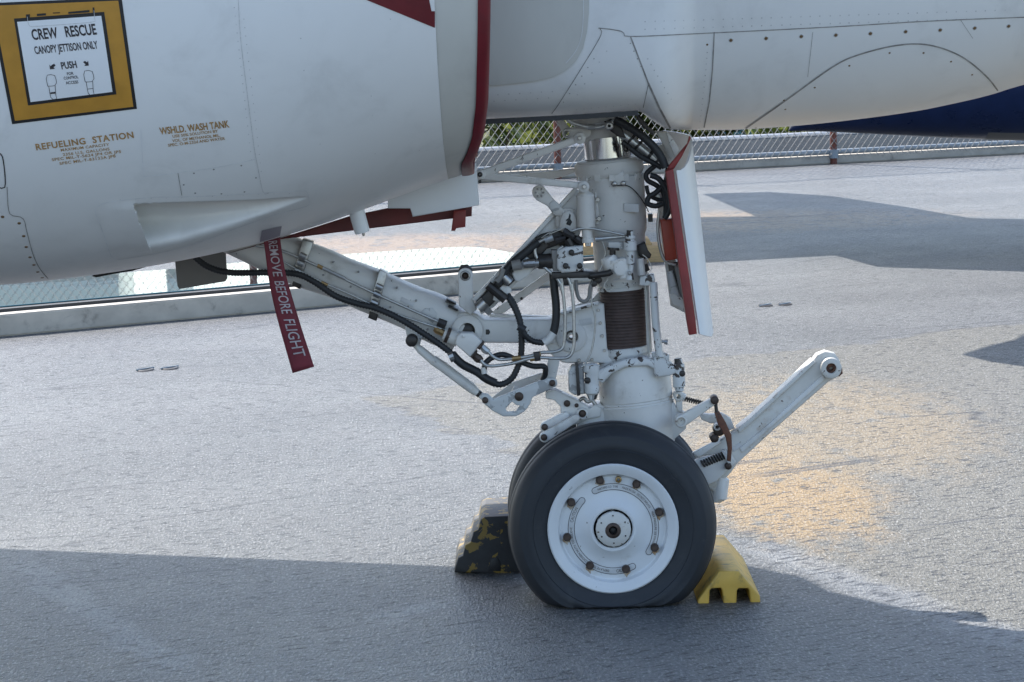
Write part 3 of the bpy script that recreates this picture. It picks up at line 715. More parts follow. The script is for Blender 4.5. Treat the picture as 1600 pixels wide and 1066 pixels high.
# rescue placard on the nacelle
pl = patch('rescue_placard', quad((-17, 5), (190, -4), (214, 170), (19, 194)), 16, 16, 0.0010, m_black, nacelle, TN)
patch('placard_field', quad((-11, 9), (185, 1), (208.5, 166.5), (23.5, 188.5)), 16, 16, 0.0018, m_orange, nacelle, TN)
patch('placard_border', quad((22, 29), (163, 18.5), (182, 147), (44, 164.5)), 12, 12, 0.0026, m_black, nacelle, TN)
patch('placard_panel', quad((27, 34), (158.5, 24.5), (176, 143), (48, 159)), 12, 12, 0.0034, m_white, nacelle, TN)
put = lambda x, y: cast(TN, x, y, 0.0042)
text('CREW   RESCUE', (51.5, 62), (152, 53), 16, m_ink, nacelle, put)
text('CANOPY JETTISON ONLY', (55.5, 84), (154, 75), 11.5, m_ink, nacelle, put, bold=0.02)
text('PUSH', (97, 107.5), (121, 105), 10.5, m_ink, nacelle, put)
text('FOR', (105.5, 117), (115.5, 116), 4.4, m_ink, nacelle, put, bold=0.012)
text('CONTROL', (100.5, 124), (123, 121.5), 4.4, m_ink, nacelle, put, bold=0.012)
text('ACCESS', (103.5, 131.2), (123, 129.5), 4.4, m_ink, nacelle, put, bold=0.012)
for q in (((58, 21.5), (72, 20.5), (72, 24), (58, 25)), ((83, 19.5), (94, 19), (94, 20.5), (83, 21)), ((107, 18.5), (140, 15.5), (140, 19), (107, 21.5)), ((41, 22.5), (47, 22), (47, 28), (41, 28)), ((145, 11.5), (147.5, 11.5), (148, 22), (145.5, 22))):
    patch('hinge_tab', quad(*q), 3, 2, 0.0034, m_black, nacelle, TN)
seam('panel_seam', [(43, 26), (45, 38), (50, 41), (100, 38), (145, 34), (148, 30), (147, 16)], 0.7, m_rivet, nacelle, TN, 0.0043)
def flat_shape(name, pts, mat, off=0.0042, tr=TN, parent=nacelle):
    bm = bmesh.new(); bm.faces.new([bm.verts.new(cast(tr, x, y, off)) for x, y in pts]); return finish(name, bm, mat, parent)
flat_shape('arrow', [(85, 99), (87, 102), (84, 104.5), (86, 107), (78.5, 108), (77.5, 100.5), (79.5, 103), (82, 100.5)], m_ink)
flat_shape('arrow', [(130, 96.5), (133, 94.5), (136, 97), (138, 94.5), (139, 102), (132, 102.5), (134, 100)], m_ink)
for ox, oy in ((0, 0), (58.5, -6.5)):
    seam('button_outline', [(75+ox, 134+oy), (72.5+ox, 122+oy), (74+ox, 117+oy), (80+ox, 116+oy), (86+ox, 118+oy), (88+ox, 132+oy), (75+ox, 134+oy)], 0.8, m_ink, nacelle, TN, 0.0042)
    seam('button_outline', [(76.5+ox, 134+oy), (79+ox, 150+oy), (81+ox, 155+oy), (89+ox, 154+oy), (87.5+ox, 148+oy), (86.5+ox, 133+oy)], 0.8, m_ink, nacelle, TN, 0.0042, False)
    seam('button_outline', [(79+ox, 145+oy), (87+ox, 144+oy)], 2.6 if ox == 0 else 0.8, m_ink, nacelle, TN, 0.0042, False)
put = lambda x, y: cast(TN, x, y, 0.0012)
text('REFUELING  STATION', (57, 234.5), (209.5, 215), 9.5, m_tan, nacelle, put, lean=0.1, spread_=1.1)
text('MAXIMUM CAPACITY', (95.5, 236.5), (171, 227.5), 4.2, m_tan, nacelle, put, lean=0.1, bold=0.014, spread_=1.1)
text('2356 U.S. GALLONS', (98.5, 243.5), (171.5, 234.5), 4.2, m_tan, nacelle, put, lean=0.1, bold=0.014, spread_=1.1)
text('SPEC MIL-T-5624 JP4 OR JP5', (81.5, 251.5), (189.5, 238.5), 4.2, m_tan, nacelle, put, lean=0.1, bold=0.014, spread_=1.1)
text('SPEC MIL-T-83133A JP8', (93.5, 257.5), (181, 245.5), 4.2, m_tan, nacelle, put, lean=0.1, bold=0.014, spread_=1.1)
text('WSHLD. WASH TANK', (250.5, 210), (359, 198.5), 10.5, m_tan, nacelle, put, lean=0.1)
text('USE 50% SOLUTION BY', (270, 215), (341, 206.5), 4.2, m_tan, nacelle, put, lean=0.1, bold=0.014)
text('VOL. OF METHANOL MIL.', (269.5, 222), (344.5, 213), 4.2, m_tan, nacelle, put, lean=0.1, bold=0.014)
text('SPEC. O-M-232d AND WATER', (263, 229), (352, 218), 4.2, m_tan, nacelle, put, lean=0.1, bold=0.014)
patch('intake_warning_paint', lambda u, v: (lerp(lerp(470, 678, v), 679.5, u), lerp(-42, 43, v)), 12, 20, 0.0012, m_red, nacelle, TN)
m_reflect = M('grey_violet_reflection', (0.30, 0.285, 0.335), 0.5, var=0.06)
patch('streamer_reflection', quad((409, 360), (440, 353), (436, 376), (404, 387)), 6, 6, 0.001, m_reflect, nacelle, TN)  # streamer's reflection in the skin, painted on as a violet patch
# nacelle seams
for pts, w, mt in (([(372, -10), (376, 60), (388, 160), (397, 230), (403, 262), (411, 300), (420, 301)], 0.8, m_rivet), ([(224, 276), (260, 272), (280, 269), (340, 261), (402, 248)], 1.0, m_seamlt), ([(278, 270), (284, 305)], 0.9, m_seam),
                   ([(-5, 240), (4, 245), (8, 291), (-5, 291)], 1.8, m_black), ([(11, 292), (13, 325), (18, 336), (36, 341), (42, 362), (52, 398), (64, 422), (83, 443)], 1.2, m_seam),
                   ([(160, 318), (180, 314), (240, 308), (300, 307), (380, 303), (430, 300), (475, 298), (481, 303), (483, 318), (475, 323), (430, 335), (370, 356), (320, 375), (270, 390), (200, 403), (180, 404), (172, 396), (160, 360), (149, 332), (152, 323), (160, 318)], 1.1, m_seamlt),
                   ([(220, 200), (224, 276)], 0.7, m_seamlt)):
    seam('panel_seam', pts, w, mt, nacelle, TN)
def disc_mesh(name, r, mat, dome=0.25, segs=10):
    bm = bmesh.new(); bmesh.ops.create_circle(bm, cap_ends=True, radius=r, segments=segs)
    bm.faces.ensure_lookup_table(); f = bm.faces[0]; e = bmesh.ops.extrude_face_region(bm, geom=[f]); vs_ = [v for v in e['geom'] if isinstance(v, bmesh.types.BMVert)]
    for v in vs_: v.co = Vector((v.co.x*0.8, v.co.y*0.8, r*dome))
    bmesh.ops.recalc_face_normals(bm, faces=bm.faces)
    me = bpy.data.meshes.new(name); bm.to_mesh(me); bm.free(); me.materials.append(mat); return me
def stick(name, me, px, py, tr, parent, off=0.0):
    h = tr.ray_cast(CAM, ray(px, py))
    if h[0] is None: return
    n = h[1] if h[1].dot(ray(px, py)) < 0 else -h[1]
    o = link_obj(name, me, parent, h[0] + n*off); o.rotation_euler = n.to_track_quat('Z', 'Y').to_euler(); return o
fz = disc_mesh('fastener', 0.0046, m_fast); fzr = disc_mesh('fastener_ring', 0.0068, m_rivet, 0.08)
fzs = disc_mesh('fastener', 0.0030, m_fast); fzl = disc_mesh('fastener', 0.0024, m_seam)
for x, y in ((4, 339), (30, 349), (37, 369), (41, 386), (47, 402), (53, 414), (59, 425), (66, 434), (72, 440), (334, 265), (303, 271), (377, 259), (400, 278), (287, 289), (305, 302), (346, 303), (382, 300)): stick('fastener', fzl if x > 100 else fz, x, y, TN, nacelle)
for x, y in ((1142, 63), (1197, 60), (1252, 57), (1306, 55), (1360, 52.5), (1415, 49.5), (1469, 47), (1523, 44), (1576, 41)):
    stick('fastener_ring', fzr, x, y, TF, nosef); stick('fastener', fz, x, y, TF, nosef, 0.0006)
for x, y in ((1273, 137), (1327, 103), (1390, 83), (1443, 83), (1486, 96.5), (1519, 117), (1225, 157), (1227, 171), (1105, 70), (1181, 200), (1550, 150)): stick('fastener', fzs, x, y, TF, nosef)
def rivets(pts, r, tr, parent, mat=m_rivet):
    bm = bmesh.new()
    for x, y in pts:
        h = tr.ray_cast(CAM, ray(x, y))
        if h[0] is None: continue
        n = h[1] if h[1].dot(ray(x, y)) < 0 else -h[1]; a = n.orthogonal().normalized(); b = n.cross(a); c = h[0] + n*0.0007
        ring = [bm.verts.new(c + (a*math.cos(k*math.pi/4) + b*math.sin(k*math.pi/4)) * r) for k in range(8)]; bm.faces.new(ring)
    o = finish('rivet_rows', bm, mat, parent, flat=True); o['kind'] = 'stuff'; return o
rv = []
for i in range(38):
    x = 1008 + i*15.2 + random.uniform(-1, 1); y = 34 - (x - 1008)*0.032; rv += [(x, y), (x, y + 12)]
for i in range(15): rv.append((1105 - i*0.7 - (i*i)*0.02, 82 + i*9))
for i in range(7): rv += [(944 - i*11.5 + 4, 80 + i*17), ]
for i in range(11): rv += [(878 + i*11.5, 173.5 - i*1.1)]
for i in range(8): rv += [(1012 + i*5.2, 92 + i*9)]
for i in range(6): rv += [(778 + i*17, 148 - i*1.0), (772 + i*17, 158 - i*1.0)]
rivets(rv, 0.0019, TF, nosef)
rivets([(985 + i*5.5, 68 + i*12) for i in range(6)] + [(928 - i*9.5, 92 + i*13.5) for i in range(6)], 0.0016, TF, nosef, m_seam)
rv = []
for i in range(19): rv += [(366 + i*1.5, 12 + i*13.2), (381 + i*1.5, 30 + i*13.2)]
for i in range(12): rv += [(188 + i*24, 312 - i*0.9)]
rv += [(470, 60), (475, 110), (580, 150), (582, 180), (586, 240), (655, 235), (500, 225), (610, 30)]
rivets(rv, 0.0014, TN, nacelle)
# nose seams and cream side panel
for pts, w in (([(935, 44), (955, 46), (974, 50), (985, 57), (1100, 52), (1300, 42), (1450, 33), (1620, 26)], 1.5), ([(985, 57), (1000, 96), (1013, 130)], 2.2), ([(1013, 130), (1030, 168), (1050, 205)], 3.0), ([(937, 44), (938, 57), (905, 112), (873, 162), (862, 177)], 1.2), ([(1013, 132), (1005, 168)], 1.1),
               ([(1116, 50), (1113, 110), (1108, 160), (1099, 204)], 1.9), ([(1160, 204), (1230, 155), (1300, 105), (1340, 86), (1400, 71), (1450, 70), (1500, 87), (1540, 118), (1563, 147)], 2.2), ([(1270, 50), (1262, 120)], 0.6), ([(1500, 30), (1520, 60)], 0.6)):
    seam('panel_seam', pts, w, m_seam, nosef, TF, curve=len(pts) > 4)
xm = [(-20, 921), (20, 920), (50, 917), (75, 911), (95, 900), (110, 883), (120, 862), (126, 835), (130, 800), (133, 768)]
patch('cream_side_panel', lambda u, v: (lerp(750, table(xm, lerp(-20, 132.5, v)), u), lerp(-20, 132.5, v)), 20, 50, 0.006, m_cream, nosef, TF)
seam('panel_seam', [(912, -10), (911, 30), (908, 58), (899, 80), (884, 98)], 0.9, m_seamlt, nosef, TF, 0.0072)
# edge of the open wheel well
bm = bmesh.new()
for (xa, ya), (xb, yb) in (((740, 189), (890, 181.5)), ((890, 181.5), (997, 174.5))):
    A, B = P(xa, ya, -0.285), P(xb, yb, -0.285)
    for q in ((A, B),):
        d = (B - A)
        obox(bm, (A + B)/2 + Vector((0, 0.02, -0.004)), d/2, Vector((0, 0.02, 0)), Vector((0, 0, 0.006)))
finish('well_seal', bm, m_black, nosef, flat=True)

# doors and hanging pieces under the nacelle
d1 = plate('well_door', [(606, 300), (695, 262), (744, 255), (749, 321), (645, 339), (641, 326), (606, 326)], 0.02, 0.012, m_white, AC)
m_maroon = M('maroon_door_edge', (0.13, 0.022, 0.022), 0.55, var=0.2, vscale=12, dirt=((0.06, 0.015, 0.015), 14.0, 0.5, 0.75, 0.7))
plate('door_edge', [(350, 398), (440, 372), (547, 338), (642, 318), (738, 308), (737, 338), (580, 357), (440, 374)], 0.16, 0.02, m_maroon, AC, bev=0.002)
plate('door_lug', [(709, 330), (728, 328), (727, 355), (713, 357), (711, 361), (705, 361)], 0.13, 0.03, m_redoxide, AC)
plate('grey_flap', [(271, 385), (351, 372), (355, 435), (352, 440), (280, 452), (277, 447)], 0.45, 0.012, m_greyflap, AC)
dr = rod('drain_mast', [(552, 312, 12), (557, 330, 12.5), (566, 362, 12), (566.6, 364, 11)], -0.18, m_white, AC)
rod('drain_nipple', [(567, 362, 2.5), (568.5, 369, 2)], -0.18, m_steel, dr, 8)
bm = bmesh.new()
vent = plate('vent_fairing', [(143, 432), (150, 426), (165, 421), (205, 412), (262, 402), (240, 414), (206, 424), (180, 428), (150, 434)], -0.02, 0.12, m_dark, AC, bev=0.006)

# ------------------------------------------------------------------ strut
def sx(y): return lerp(950, 998, (y - 215) / 420)          # axis of the leaning strut
strut = rod('strut', [(957, 276, 50), (957, 280, 49.5), (962, 350, 48.5), (964, 362, 47), (966, 369, 42), (967, 374, 41.5), (972, 440, 41)], YC, m_gear, AC, 40)
rod('upper_housing', [(936, 150, 40), (937, 190, 42), (939, 199, 34), (941, 216, 33), (941.5, 222, 30)], YC, m_gear, strut, 32)
rod('piston', [(947, 214, 36), (951, 256, 36.5)], YC, m_chrome, strut, 40)
rod('collar', [(951, 246, 38), (951, 249, 50), (951, 253, 53.5), (952.5, 268, 54), (953, 272, 52), (954, 277, 47)], YC, m_gear, strut, 40)
for k in range(7):
    a = R(195 + k*25); c = P(954, 275.5, YC); r = 0.0915
    bm = bmesh.new(); cc = Vector((c.x + r*math.cos(a), c.y + r*math.sin(a), c.z)); t_ = Vector((-math.sin(a), math.cos(a), 0)); n_ = Vector((math.cos(a), math.sin(a), 0))
    obox(bm, cc, t_*0.007, n_*0.004, Vector((0, 0, 0.009))); finish('collar_tab', bm, m_gear, strut, flat=True)
rod('boot_flange', [(971, 436, 38), (971, 437, 41), (971.5, 443, 41.5), (972, 443, 38), (972, 446, 38), (972, 447, 39.5), (972.3, 452, 39)], YC, m_worn, strut, 36)
bp = []
nR = 19
for i in range(nR):
    y0 = 451 + i*(92/nR); xx = lerp(972, 976.5, i/nR); h = 92/nR
    bp += [(xx, y0 + h*0.06, 34.4), (xx, y0 + h*0.22, 35.4), (xx, y0 + h*0.72, 35.6), (xx, y0 + h*0.95, 34.5)]
rod('ribbed_boot', bp, YC, m_boot, strut, 36)
rod('boot_ring', [(977, 541, 35), (977, 542, 37.5), (978, 551, 38.5), (978.5, 556, 36), (979, 562, 34)], YC, m_worn, strut, 36)
low = rod('lower_barrel', [(979, 558, 34), (984, 562, 50), (987, 565, 55), (988.5, 570, 57), (994, 622, 57.8), (994, 624, 56.6), (994.2, 626, 57.8), (994.5, 628, 56.8), (994.7, 630, 59), (996, 640, 58), (998, 690, 58), (998, 720, 52)], YC, m_gear, AC, 44)
# small things on the barrel
pin('lanyard_bolt', 960, 288, 4.2, 0.142, 0.17, m_steel, strut); pin('lanyard_bolt', 974, 287, 4.2, 0.143, 0.17, m_steel, strut)
plate('lanyard_tab', [(959, 268), (974, 266), (978, 290), (957, 292)], 0.150, 0.012, m_gear, strut)
hose('lanyard', [(955, 288, 0.145), (966, 290, 0.142), (982, 291, 0.15), (996, 303, 0.17), (1008, 320, 0.205), (1013, 331, 0.24)], 0.9, 0.15, m_dark, strut, 6)
for x, y in ((934, 312), (936, 342)): pin('bolt', x, y, 4, 0.155, 0.19, m_steel, strut, hexa=True)
plate('bolt_strip', [(929, 300), (938, 304), (942, 345), (934, 352), (930, 350)], 0.168, 0.02, m_gear, strut)
bm = bmesh.new(); c = P(1016, 340, YC); obox(bm, c, Vector((0.006, 0, 0)), Vector((0, 0.02, 0)), Vector((0, 0, 0.011))); finish('stop_block', bm, m_dark, strut, flat=True)
# ring, clamps and lugs above
hose('ring_pipe', [(886, 186), (895, 192), (915, 198), (935, 199), (955, 192), (966, 182), (970, 172)], 3.4, 0.10, m_pipe, strut)
rod('ring_union', [(919, 198.5, 4.6), (930, 199, 4.6)], 0.10, m_steel, strut, 10)
pin('knob', 952, 197, 7, 0.08, 0.12, m_steel, strut, hole=2)
plate('knob_bracket', [(944, 190), (955, 186), (970, 196), (978, 216), (966, 214), (954, 205)], 0.12, 0.02, m_dark, strut)
lug = plate('upper_lug', capsule((886, 209), (915, 207), 7.5, 9), 0.14, 0.06, m_gear, AC, holes=[(885.5, 209, 4.2)])
plate('upper_arm', [(868, 186), (880, 186), (891, 202), (884, 212), (878, 206)], 0.17, 0.03, m_gear, lug)
# A-shaped braces from the nacelle to the barrel
br = plate('brace', capsule((751, 273), (903, 217.5), 6.2, 5.6), 0.06, 0.022, m_gear, AC)
pin('eye', 906, 216.5, 9.2, 0.055, 0.10, m_gear, br); pin('bolt', 906, 216, 3.6, 0.045, 0.06, m_steel, br, hexa=True)
pin('eye', 751, 273, 7.6, 0.05, 0.09, m_gear, br); pin('bolt', 750, 273, 4.0, 0.042, 0.06, m_dark, br, hole=1.5)
pin('nut', 750, 284, 2.4, 0.05, 0.07, m_dark, br)
br2 = plate('brace', capsule((751, 275), (910, 290.5), 5.6, 5.0), 0.062, 0.020, m_gear, AC)
pin('eye', 912, 292, 9.2, 0.055, 0.10, m_gear, br2); pin('bolt', 913, 292, 3.8, 0.045, 0.06, m_steel, br2, hexa=True)
br3 = plate('brace', [(742, 282), (756, 279), (905, 262), (905, 268), (860, 282), (840, 285)], 0.36, 0.02, m_gear, AC)
# vertical cylinder on the barrel
vc = rod('centring_cylinder', [(913, 296, 6), (913, 300, 8), (914, 304, 13.5), (914, 306, 14.5), (914.5, 309, 13.8), (916, 354, 14.2), (916.5, 357, 13), (917, 358, 9), (918, 372, 8), (918, 373, 9.5), (918.5, 379, 9.5), (919, 380, 5), (919, 384, 5)], 0.10, m_gear, AC, 24)
rod('nut', [(919, 380, 5.2), (919, 385, 5.0)], 0.10, m_dark, vc, 6)

# ------------------------------------------------------------------ diagonal side brace with its eye plate
eye = plate('eye_plate', [*arc(843, 301, 11.5, 120, 300, 10), (866, 313), (882, 328), (884, 340), (866, 337), (855, 322), (838, 313)], 0.12, 0.03, m_gear, AC)
pin('bushing', 843, 301, 8.5, 0.115, 0.16, m_gear, eye, hole=3.5)
for k in range(6): pin('bolt', 843 + 6*math.cos(k*1.047), 301 + 6*math.sin(k*1.047), 1.6, 0.112, 0.12, m_seam, eye)
plate('recess', [(858, 318), (866, 312), (876, 321), (873, 328), (864, 332), (860, 328)], 0.117, 0.004, m_scuff, eye)
beam = plate('side_brace', [(741, 467), (776, 431), (838, 366), (899, 297), (911, 300), (911, 352), (905, 370), (842, 417), (812, 437), (772, 480), (752, 492)], 0.15, 0.05, m_gear, AC, bev=0.004)
plate('side_brace_flange', [(737, 468), (775, 428), (836, 362), (898, 293), (903, 296), (840, 367), (779, 433), (743, 472)], 0.135, 0.03, m_gear, beam, bev=0.002)
pin('trunnion_boss', 887, 345, 20, 0.125, 0.17, m_gear, beam)
plate('trunnion_cover', [(874, 361), (875, 343), (879, 333), (888, 329), (897, 333), (901, 343), (902, 361)], 0.115, 0.02, m_gear, beam)
plate('keyhole', [(884, 344), (888, 341), (890, 334), (892, 336), (891, 342), (894, 347), (891, 353), (885, 351)], 0.1125, 0.003, m_black, beam)
plate('black_channel', [(742, 474), (750, 466), (776, 440), (794, 422), (832, 382), (842, 372), (860, 382), (842, 404), (812, 424), (803, 440), (780, 462), (771, 474), (758, 486)], 0.128, 0.02, m_dark, beam, bev=0.004)
plate('bare_patch', [(779, 452), (786, 445), (797, 449), (800, 456), (789, 464), (780, 473), (770, 469), (772, 460)], 0.120, 0.012, m_gear, beam)
plate('bare_patch', [(800, 428), (808, 416), (822, 401), (832, 408), (838, 415), (824, 432), (812, 440), (805, 440)], 0.120, 0.012, m_gear, beam)
rod('steel_sleeve', [(758, 472, 9), (747, 482, 9.5)], 0.115, m_steel, beam, 16); rod('steel_sleeve', [(797, 442, 8), (787, 432, 8)], 0.115, m_steel, beam, 14)
rod('connector', [(818, 413, 6.5), (826, 412, 7.5), (836, 411.5, 7.5), (836, 411.5, 5.5), (842, 411, 5.5)], 0.10, m_steel, beam, 12)
rod('connector_body', [(800, 416, 8), (814, 413, 8.5)], 0.10, m_greyflap, beam, 12)
rod('clamp_band', [(762, 445, 7), (790, 468, 8)], 0.112, m_dark, beam, 10)
hose('brace_hose', [(842, 378), (822, 394), (800, 412), (786, 430), (778, 444)], 6.5, 0.112, m_rubber, beam)
hose('brace_hose', [(776, 440), (782, 432), (786, 420)], 5.0, 0.105, m_greyflap, beam)
rod('nut', [(760, 490, 6), (766, 483, 6.5)], 0.115, m_greyflap, beam, 6)
bar = plate('jury_link', [(768, 489), (776, 482), (862, 421), (868, 426), (866, 432), (788, 489), (778, 494)], 0.30, 0.02, m_gear, AC)
pin('bolt', 815, 467, 2.2, 0.292, 0.31, m_dark, bar)

# ------------------------------------------------------------------ drag brace
def ribbed_arm(name, up, lo, Yn, Yf, mat, parent, n=26):
    """rounded arm between an upper and a lower outline, seen broadside"""
    bm = bmesh.new(); x0, x1 = up[0][0], up[-1][0]; g = []
    for i in range(n + 1):
        t = i / n; ux = lerp(up[0][0], up[-1][0], t); uy = smooth_table(up, ux); lx = lerp(lo[0][0], lo[-1][0], t); ly = smooth_table(lo, lx)
        a, b = P(ux, uy, (Yn+Yf)/2), P(lx, ly, (Yn+Yf)/2); mid = (a + b)/2; hv = (a - b)/2; ym = (Yn+Yf)/2; yh = (Yf-Yn)/2; row = []
        for k in range(20):
            an = 2*math.pi*k/20; c, s = math.cos(an), math.sin(an); e = 2/3.6
            row.append(bm.verts.new(Vector((mid.x, ym, mid.z)) + hv*math.copysign(abs(c)**e, c) + Vector((0, yh*math.copysign(abs(s)**e, s), 0))))
        g.append(row)
    for A, B in zip(g, g[1:]):
        for k in range(20): bm.faces.new((A[k], A[(k+1) % 20], B[(k+1) % 20], B[k]))
    bm.faces.new(g[0][::-1]); bm.faces.new(g[-1]); return finish(name, bm, mat, parent, sharp=0.9)
drag = ribbed_arm('drag_brace', [(300, 300), (400, 342), (462, 371), (521, 393), (544, 404), (593, 422), (655, 449), (695, 463), (735, 489)], [(230, 340), (300, 372), (353, 394), (458, 444), (521, 465), (560, 483), (632, 513), (665, 532), (705, 548)], 0.17, 0.33, m_gear, AC, 30)
for (xa, ya), (xb, yb), (xc, yc), (xd, yd) in (((473, 374), (489, 379), (471, 436), (456, 430)), ((593, 421), (605, 427), (590, 486), (575, 480))):
    b_ = plate('clamp_band', [(xa, ya), (xb, yb), (xc, yc), (xd, yd)], 0.158, 0.06, m_steel, drag, bev=0.002)
    for t in (0.42, 0.62, 0.84):
        qx, qy = lerp(xa, xd, t) + 8, lerp(ya, yd, t) + 3
        rod('pipe_clip', [(qx - 6, qy - 2.5, 5.0), (qx + 4, qy + 2, 5.0)], 0.145, m_steel, b_, 10)
    plate('clamp_foot', [(xc - 12, yc - 2), (xc + 2, yc + 2), (xc - 2, yc + 16), (xc - 15, yc + 11)], 0.18, 0.03, m_dark, b_)
hose('brace_pipe', [(400, 384, 0.15), (434, 390, 0.15), (468, 403, 0.148), (520, 427, 0.15), (580, 456, 0.148), (640, 483, 0.15), (690, 505, 0.15)], 2.3, 0.15, m_pipe, drag)
hose('brace_pipe', [(430, 402, 0.15), (470, 424, 0.15), (508, 443, 0.15), (545, 459, 0.15), (577, 474, 0.15), (625, 493, 0.15), (690, 514, 0.15)], 1.9, 0.15, m_pipe, drag)
rod('pipe_fitting', [(495, 414.5, 3.0), (540, 436, 3.0)], 0.148, m_pipe, drag, 10); rod('pipe_tag', [(502, 441, 2.6), (512, 446, 2.6)], 0.148, m_brass, drag, 10); rod('pipe_tag', [(496, 415, 3.2), (504, 419, 3.2)], 0.147, m_brass, drag, 10)
rod('pipe_nut', [(684, 503, 6.5), (697, 508, 6.8)], 0.15, m_dark, drag, 8); rod('pipe_nut', [(678, 514, 3), (682, 516, 5.5), (693, 521, 5.5)], 0.15, m_brass, drag, 8)
plate('recess', [(655, 490), (664, 482), (676, 481), (683, 490), (681, 500), (676, 505)], 0.1685, 0.003, m_scuff, drag)
plate('slot', [(698, 467), (713, 474), (712, 477), (697, 470)], 0.17, 0.05, m_dark, drag); plate('slot', [(701, 477), (716, 484), (715, 487), (700, 480)], 0.168, 0.05, m_dark, drag)
hose('corrugated_hose', [(300, 398, 0.2), (325, 417, 0.19), (360, 426, 0.17), (415, 426, 0.15), (462, 428, 0.132), (490, 440, 0.13), (525, 463, 0.13), (560, 475, 0.132), (585, 481, 0.13), (620, 496, 0.13), (660, 520, 0.13), (700, 548, 0.13), (722, 569, 0.13), (745, 580, 0.13), (770, 598, 0.13), (786, 600, 0.13), (802, 588, 0.13), (813, 560, 0.13), (815, 530, 0.128), (812, 500, 0.125), (802, 474, 0.12), (792, 460, 0.115)], 5.5, 0.13, m_rubber, drag, 12, corr=True, sub=10)
hose('taped_hose', [(706, 553), (722, 569), (745, 581), (760, 592), (775, 599)], 6.8, 0.128, m_rubber, drag)
rod('hose_clip', [(702, 559, 8.5), (709, 556, 8.5)], 0.125, m_steel, drag, 12)
# knuckle and forward link
kn_ = plate('knuckle_link', [*arc(730, 517, 30, 150, 300, 10), (757, 500), (857, 500), (866, 497), (866, 537), (757, 536), *arc(730, 517, 28, 40, 120, 6)], 0.175, 0.13, m_gear, AC, bev=0.006)
plate('link_web', [(766, 491), (860, 495), (862, 499), (764, 499)], 0.26, 0.03, m_gear, kn_, bev=0.002)
pin('knuckle_boss', 730, 517, 25, 0.160, 0.2, m_gear, kn_, hole=12); pin('bore', 730, 517, 12, 0.172, 0.19, m_dark, kn_)
plate('slot', [(759, 515), (764, 515), (766, 519), (764, 523), (759, 523)], 0.1735, 0.004, m_dark, kn_)
lg = plate('retraction_lug', [(717, 478), (716, 440), *arc(727, 431, 12, 160, 380, 12), (739, 450), (740, 470), (745, 484), (735, 492)], 0.15, 0.03, m_gear, AC, holes=[(727, 431, 6)])
pin('bushing', 727, 431, 8.2, 0.146, 0.185, m_steel, lg, hole=5.2); pin('bush_core', 727, 431, 5.0, 0.165, 0.18, m_bolt, lg)
rod('lug_cap', [(717, 424, 4), (720, 419, 5), (731, 418, 5), (738, 423, 4)], 0.165, m_dark, lg, 10)
sw = plate('swivel_block', [(711, 538), (713, 527), (720, 520), (739, 521), (754, 535), (735, 559)], 0.105, 0.05, m_gear, AC, bev=0.005)
rod('swivel_body', [(693, 523, 10), (705, 527, 11.5), (716, 531, 11.5)], 0.14, m_rustw, sw, 16); rod('swivel_band', [(697, 523, 12.4), (702, 525, 12.4)], 0.14, m_bolt, sw, 16)
pin('bolt', 724, 526, 2.2, 0.100, 0.11, m_gear, sw)
plate('swivel_seal', [(745, 544), (754, 534), (757, 537), (749, 547)], 0.10, 0.05, m_bolt, sw); plate('swivel_seal', [(735, 558), (744, 548), (746, 551), (738, 561)], 0.10, 0.05, m_bolt, sw)
rod('union', [(752, 541, 5), (758, 547, 6), (764, 551, 4.5)], 0.12, m_pipe, sw, 8); rod('union', [(741, 556, 6), (748, 561, 7), (753, 564, 4.5)], 0.12, m_bolt, sw, 8)
# hydraulic pipes between swivel and strut
hp = hose('hydraulic_pipe', [(763, 550), (770, 557), (782, 562), (805, 560), (830, 556), (845, 551), (865, 550), (878, 545), (882, 532), (883, 500), (881, 470), (877, 448), (868, 432), (852, 419), (839, 403), (836, 390), (842, 379), (852, 374)], 2.7, 0.11, m_pipe, AC, 10)
hose('hydraulic_pipe', [(751, 563), (758, 570), (770, 572), (800, 568), (825, 561), (845, 559), (870, 560), (888, 558), (896, 545), (897, 520), (896, 480), (893, 452), (887, 434), (876, 415), (870, 403), (871, 392), (880, 385)], 2.7, 0.105, m_pipe, AC, 10)
for x, y, dx, dy in ((877, 443, 1.5, 10), (893, 444, 1, 10), (836, 555, 9, -2), (800, 561, 14, -2), (828, 561.5, 12, -2)):
    rod('pipe_sleeve', [(x, y, 4), (x + dx, y + dy, 4)], 0.107, m_pipe if y < 500 else m_brass, hp, 10)
plate('pipe_clamp', [(833, 551), (843, 550), (845, 564), (836, 565)], 0.098, 0.02, m_dark, hp)
hose('black_hose', [(864, 425, 0.13), (866, 450, 0.13), (869, 480, 0.13), (868, 505, 0.13), (864, 522, 0.13)], 6.4, 0.13, m_rubber, AC, 12)
hose('hose_wrap', [(865, 520, 0.13), (858, 530, 0.13), (850, 536, 0.13)], 7.0, 0.13, m_gear, AC, 12)
hose('black_hose', [(794, 464, 0.11), (806, 486, 0.11), (813, 505, 0.11), (819, 522, 0.11), (832, 533, 0.12), (850, 536, 0.13)], 5.2, 0.11, m_rubber, AC, 10, corr=True)
rod('hose_joint', [(810, 510, 6.5), (820, 516, 6.5)], 0.108, m_rubber, hp, 10)
hose('black_hose', [(756, 580, 0.12), (760, 566, 0.12), (775, 556, 0.12), (790, 555, 0.12), (810, 564, 0.125), (832, 572, 0.13), (850, 573, 0.14), (852, 583, 0.15), (848, 594, 0.16)], 4.6, 0.12, m_rubber, AC, 10)
rod('hose_end', [(755, 574, 4.6), (757, 584, 4.6)], 0.118, m_gear, hp, 10)
hose('drip_loop', [(900, 438), (901, 455), (905, 467), (913, 471), (920, 465), (922, 450), (926, 438)], 3.0, 0.12, m_greyflap, AC, 8)
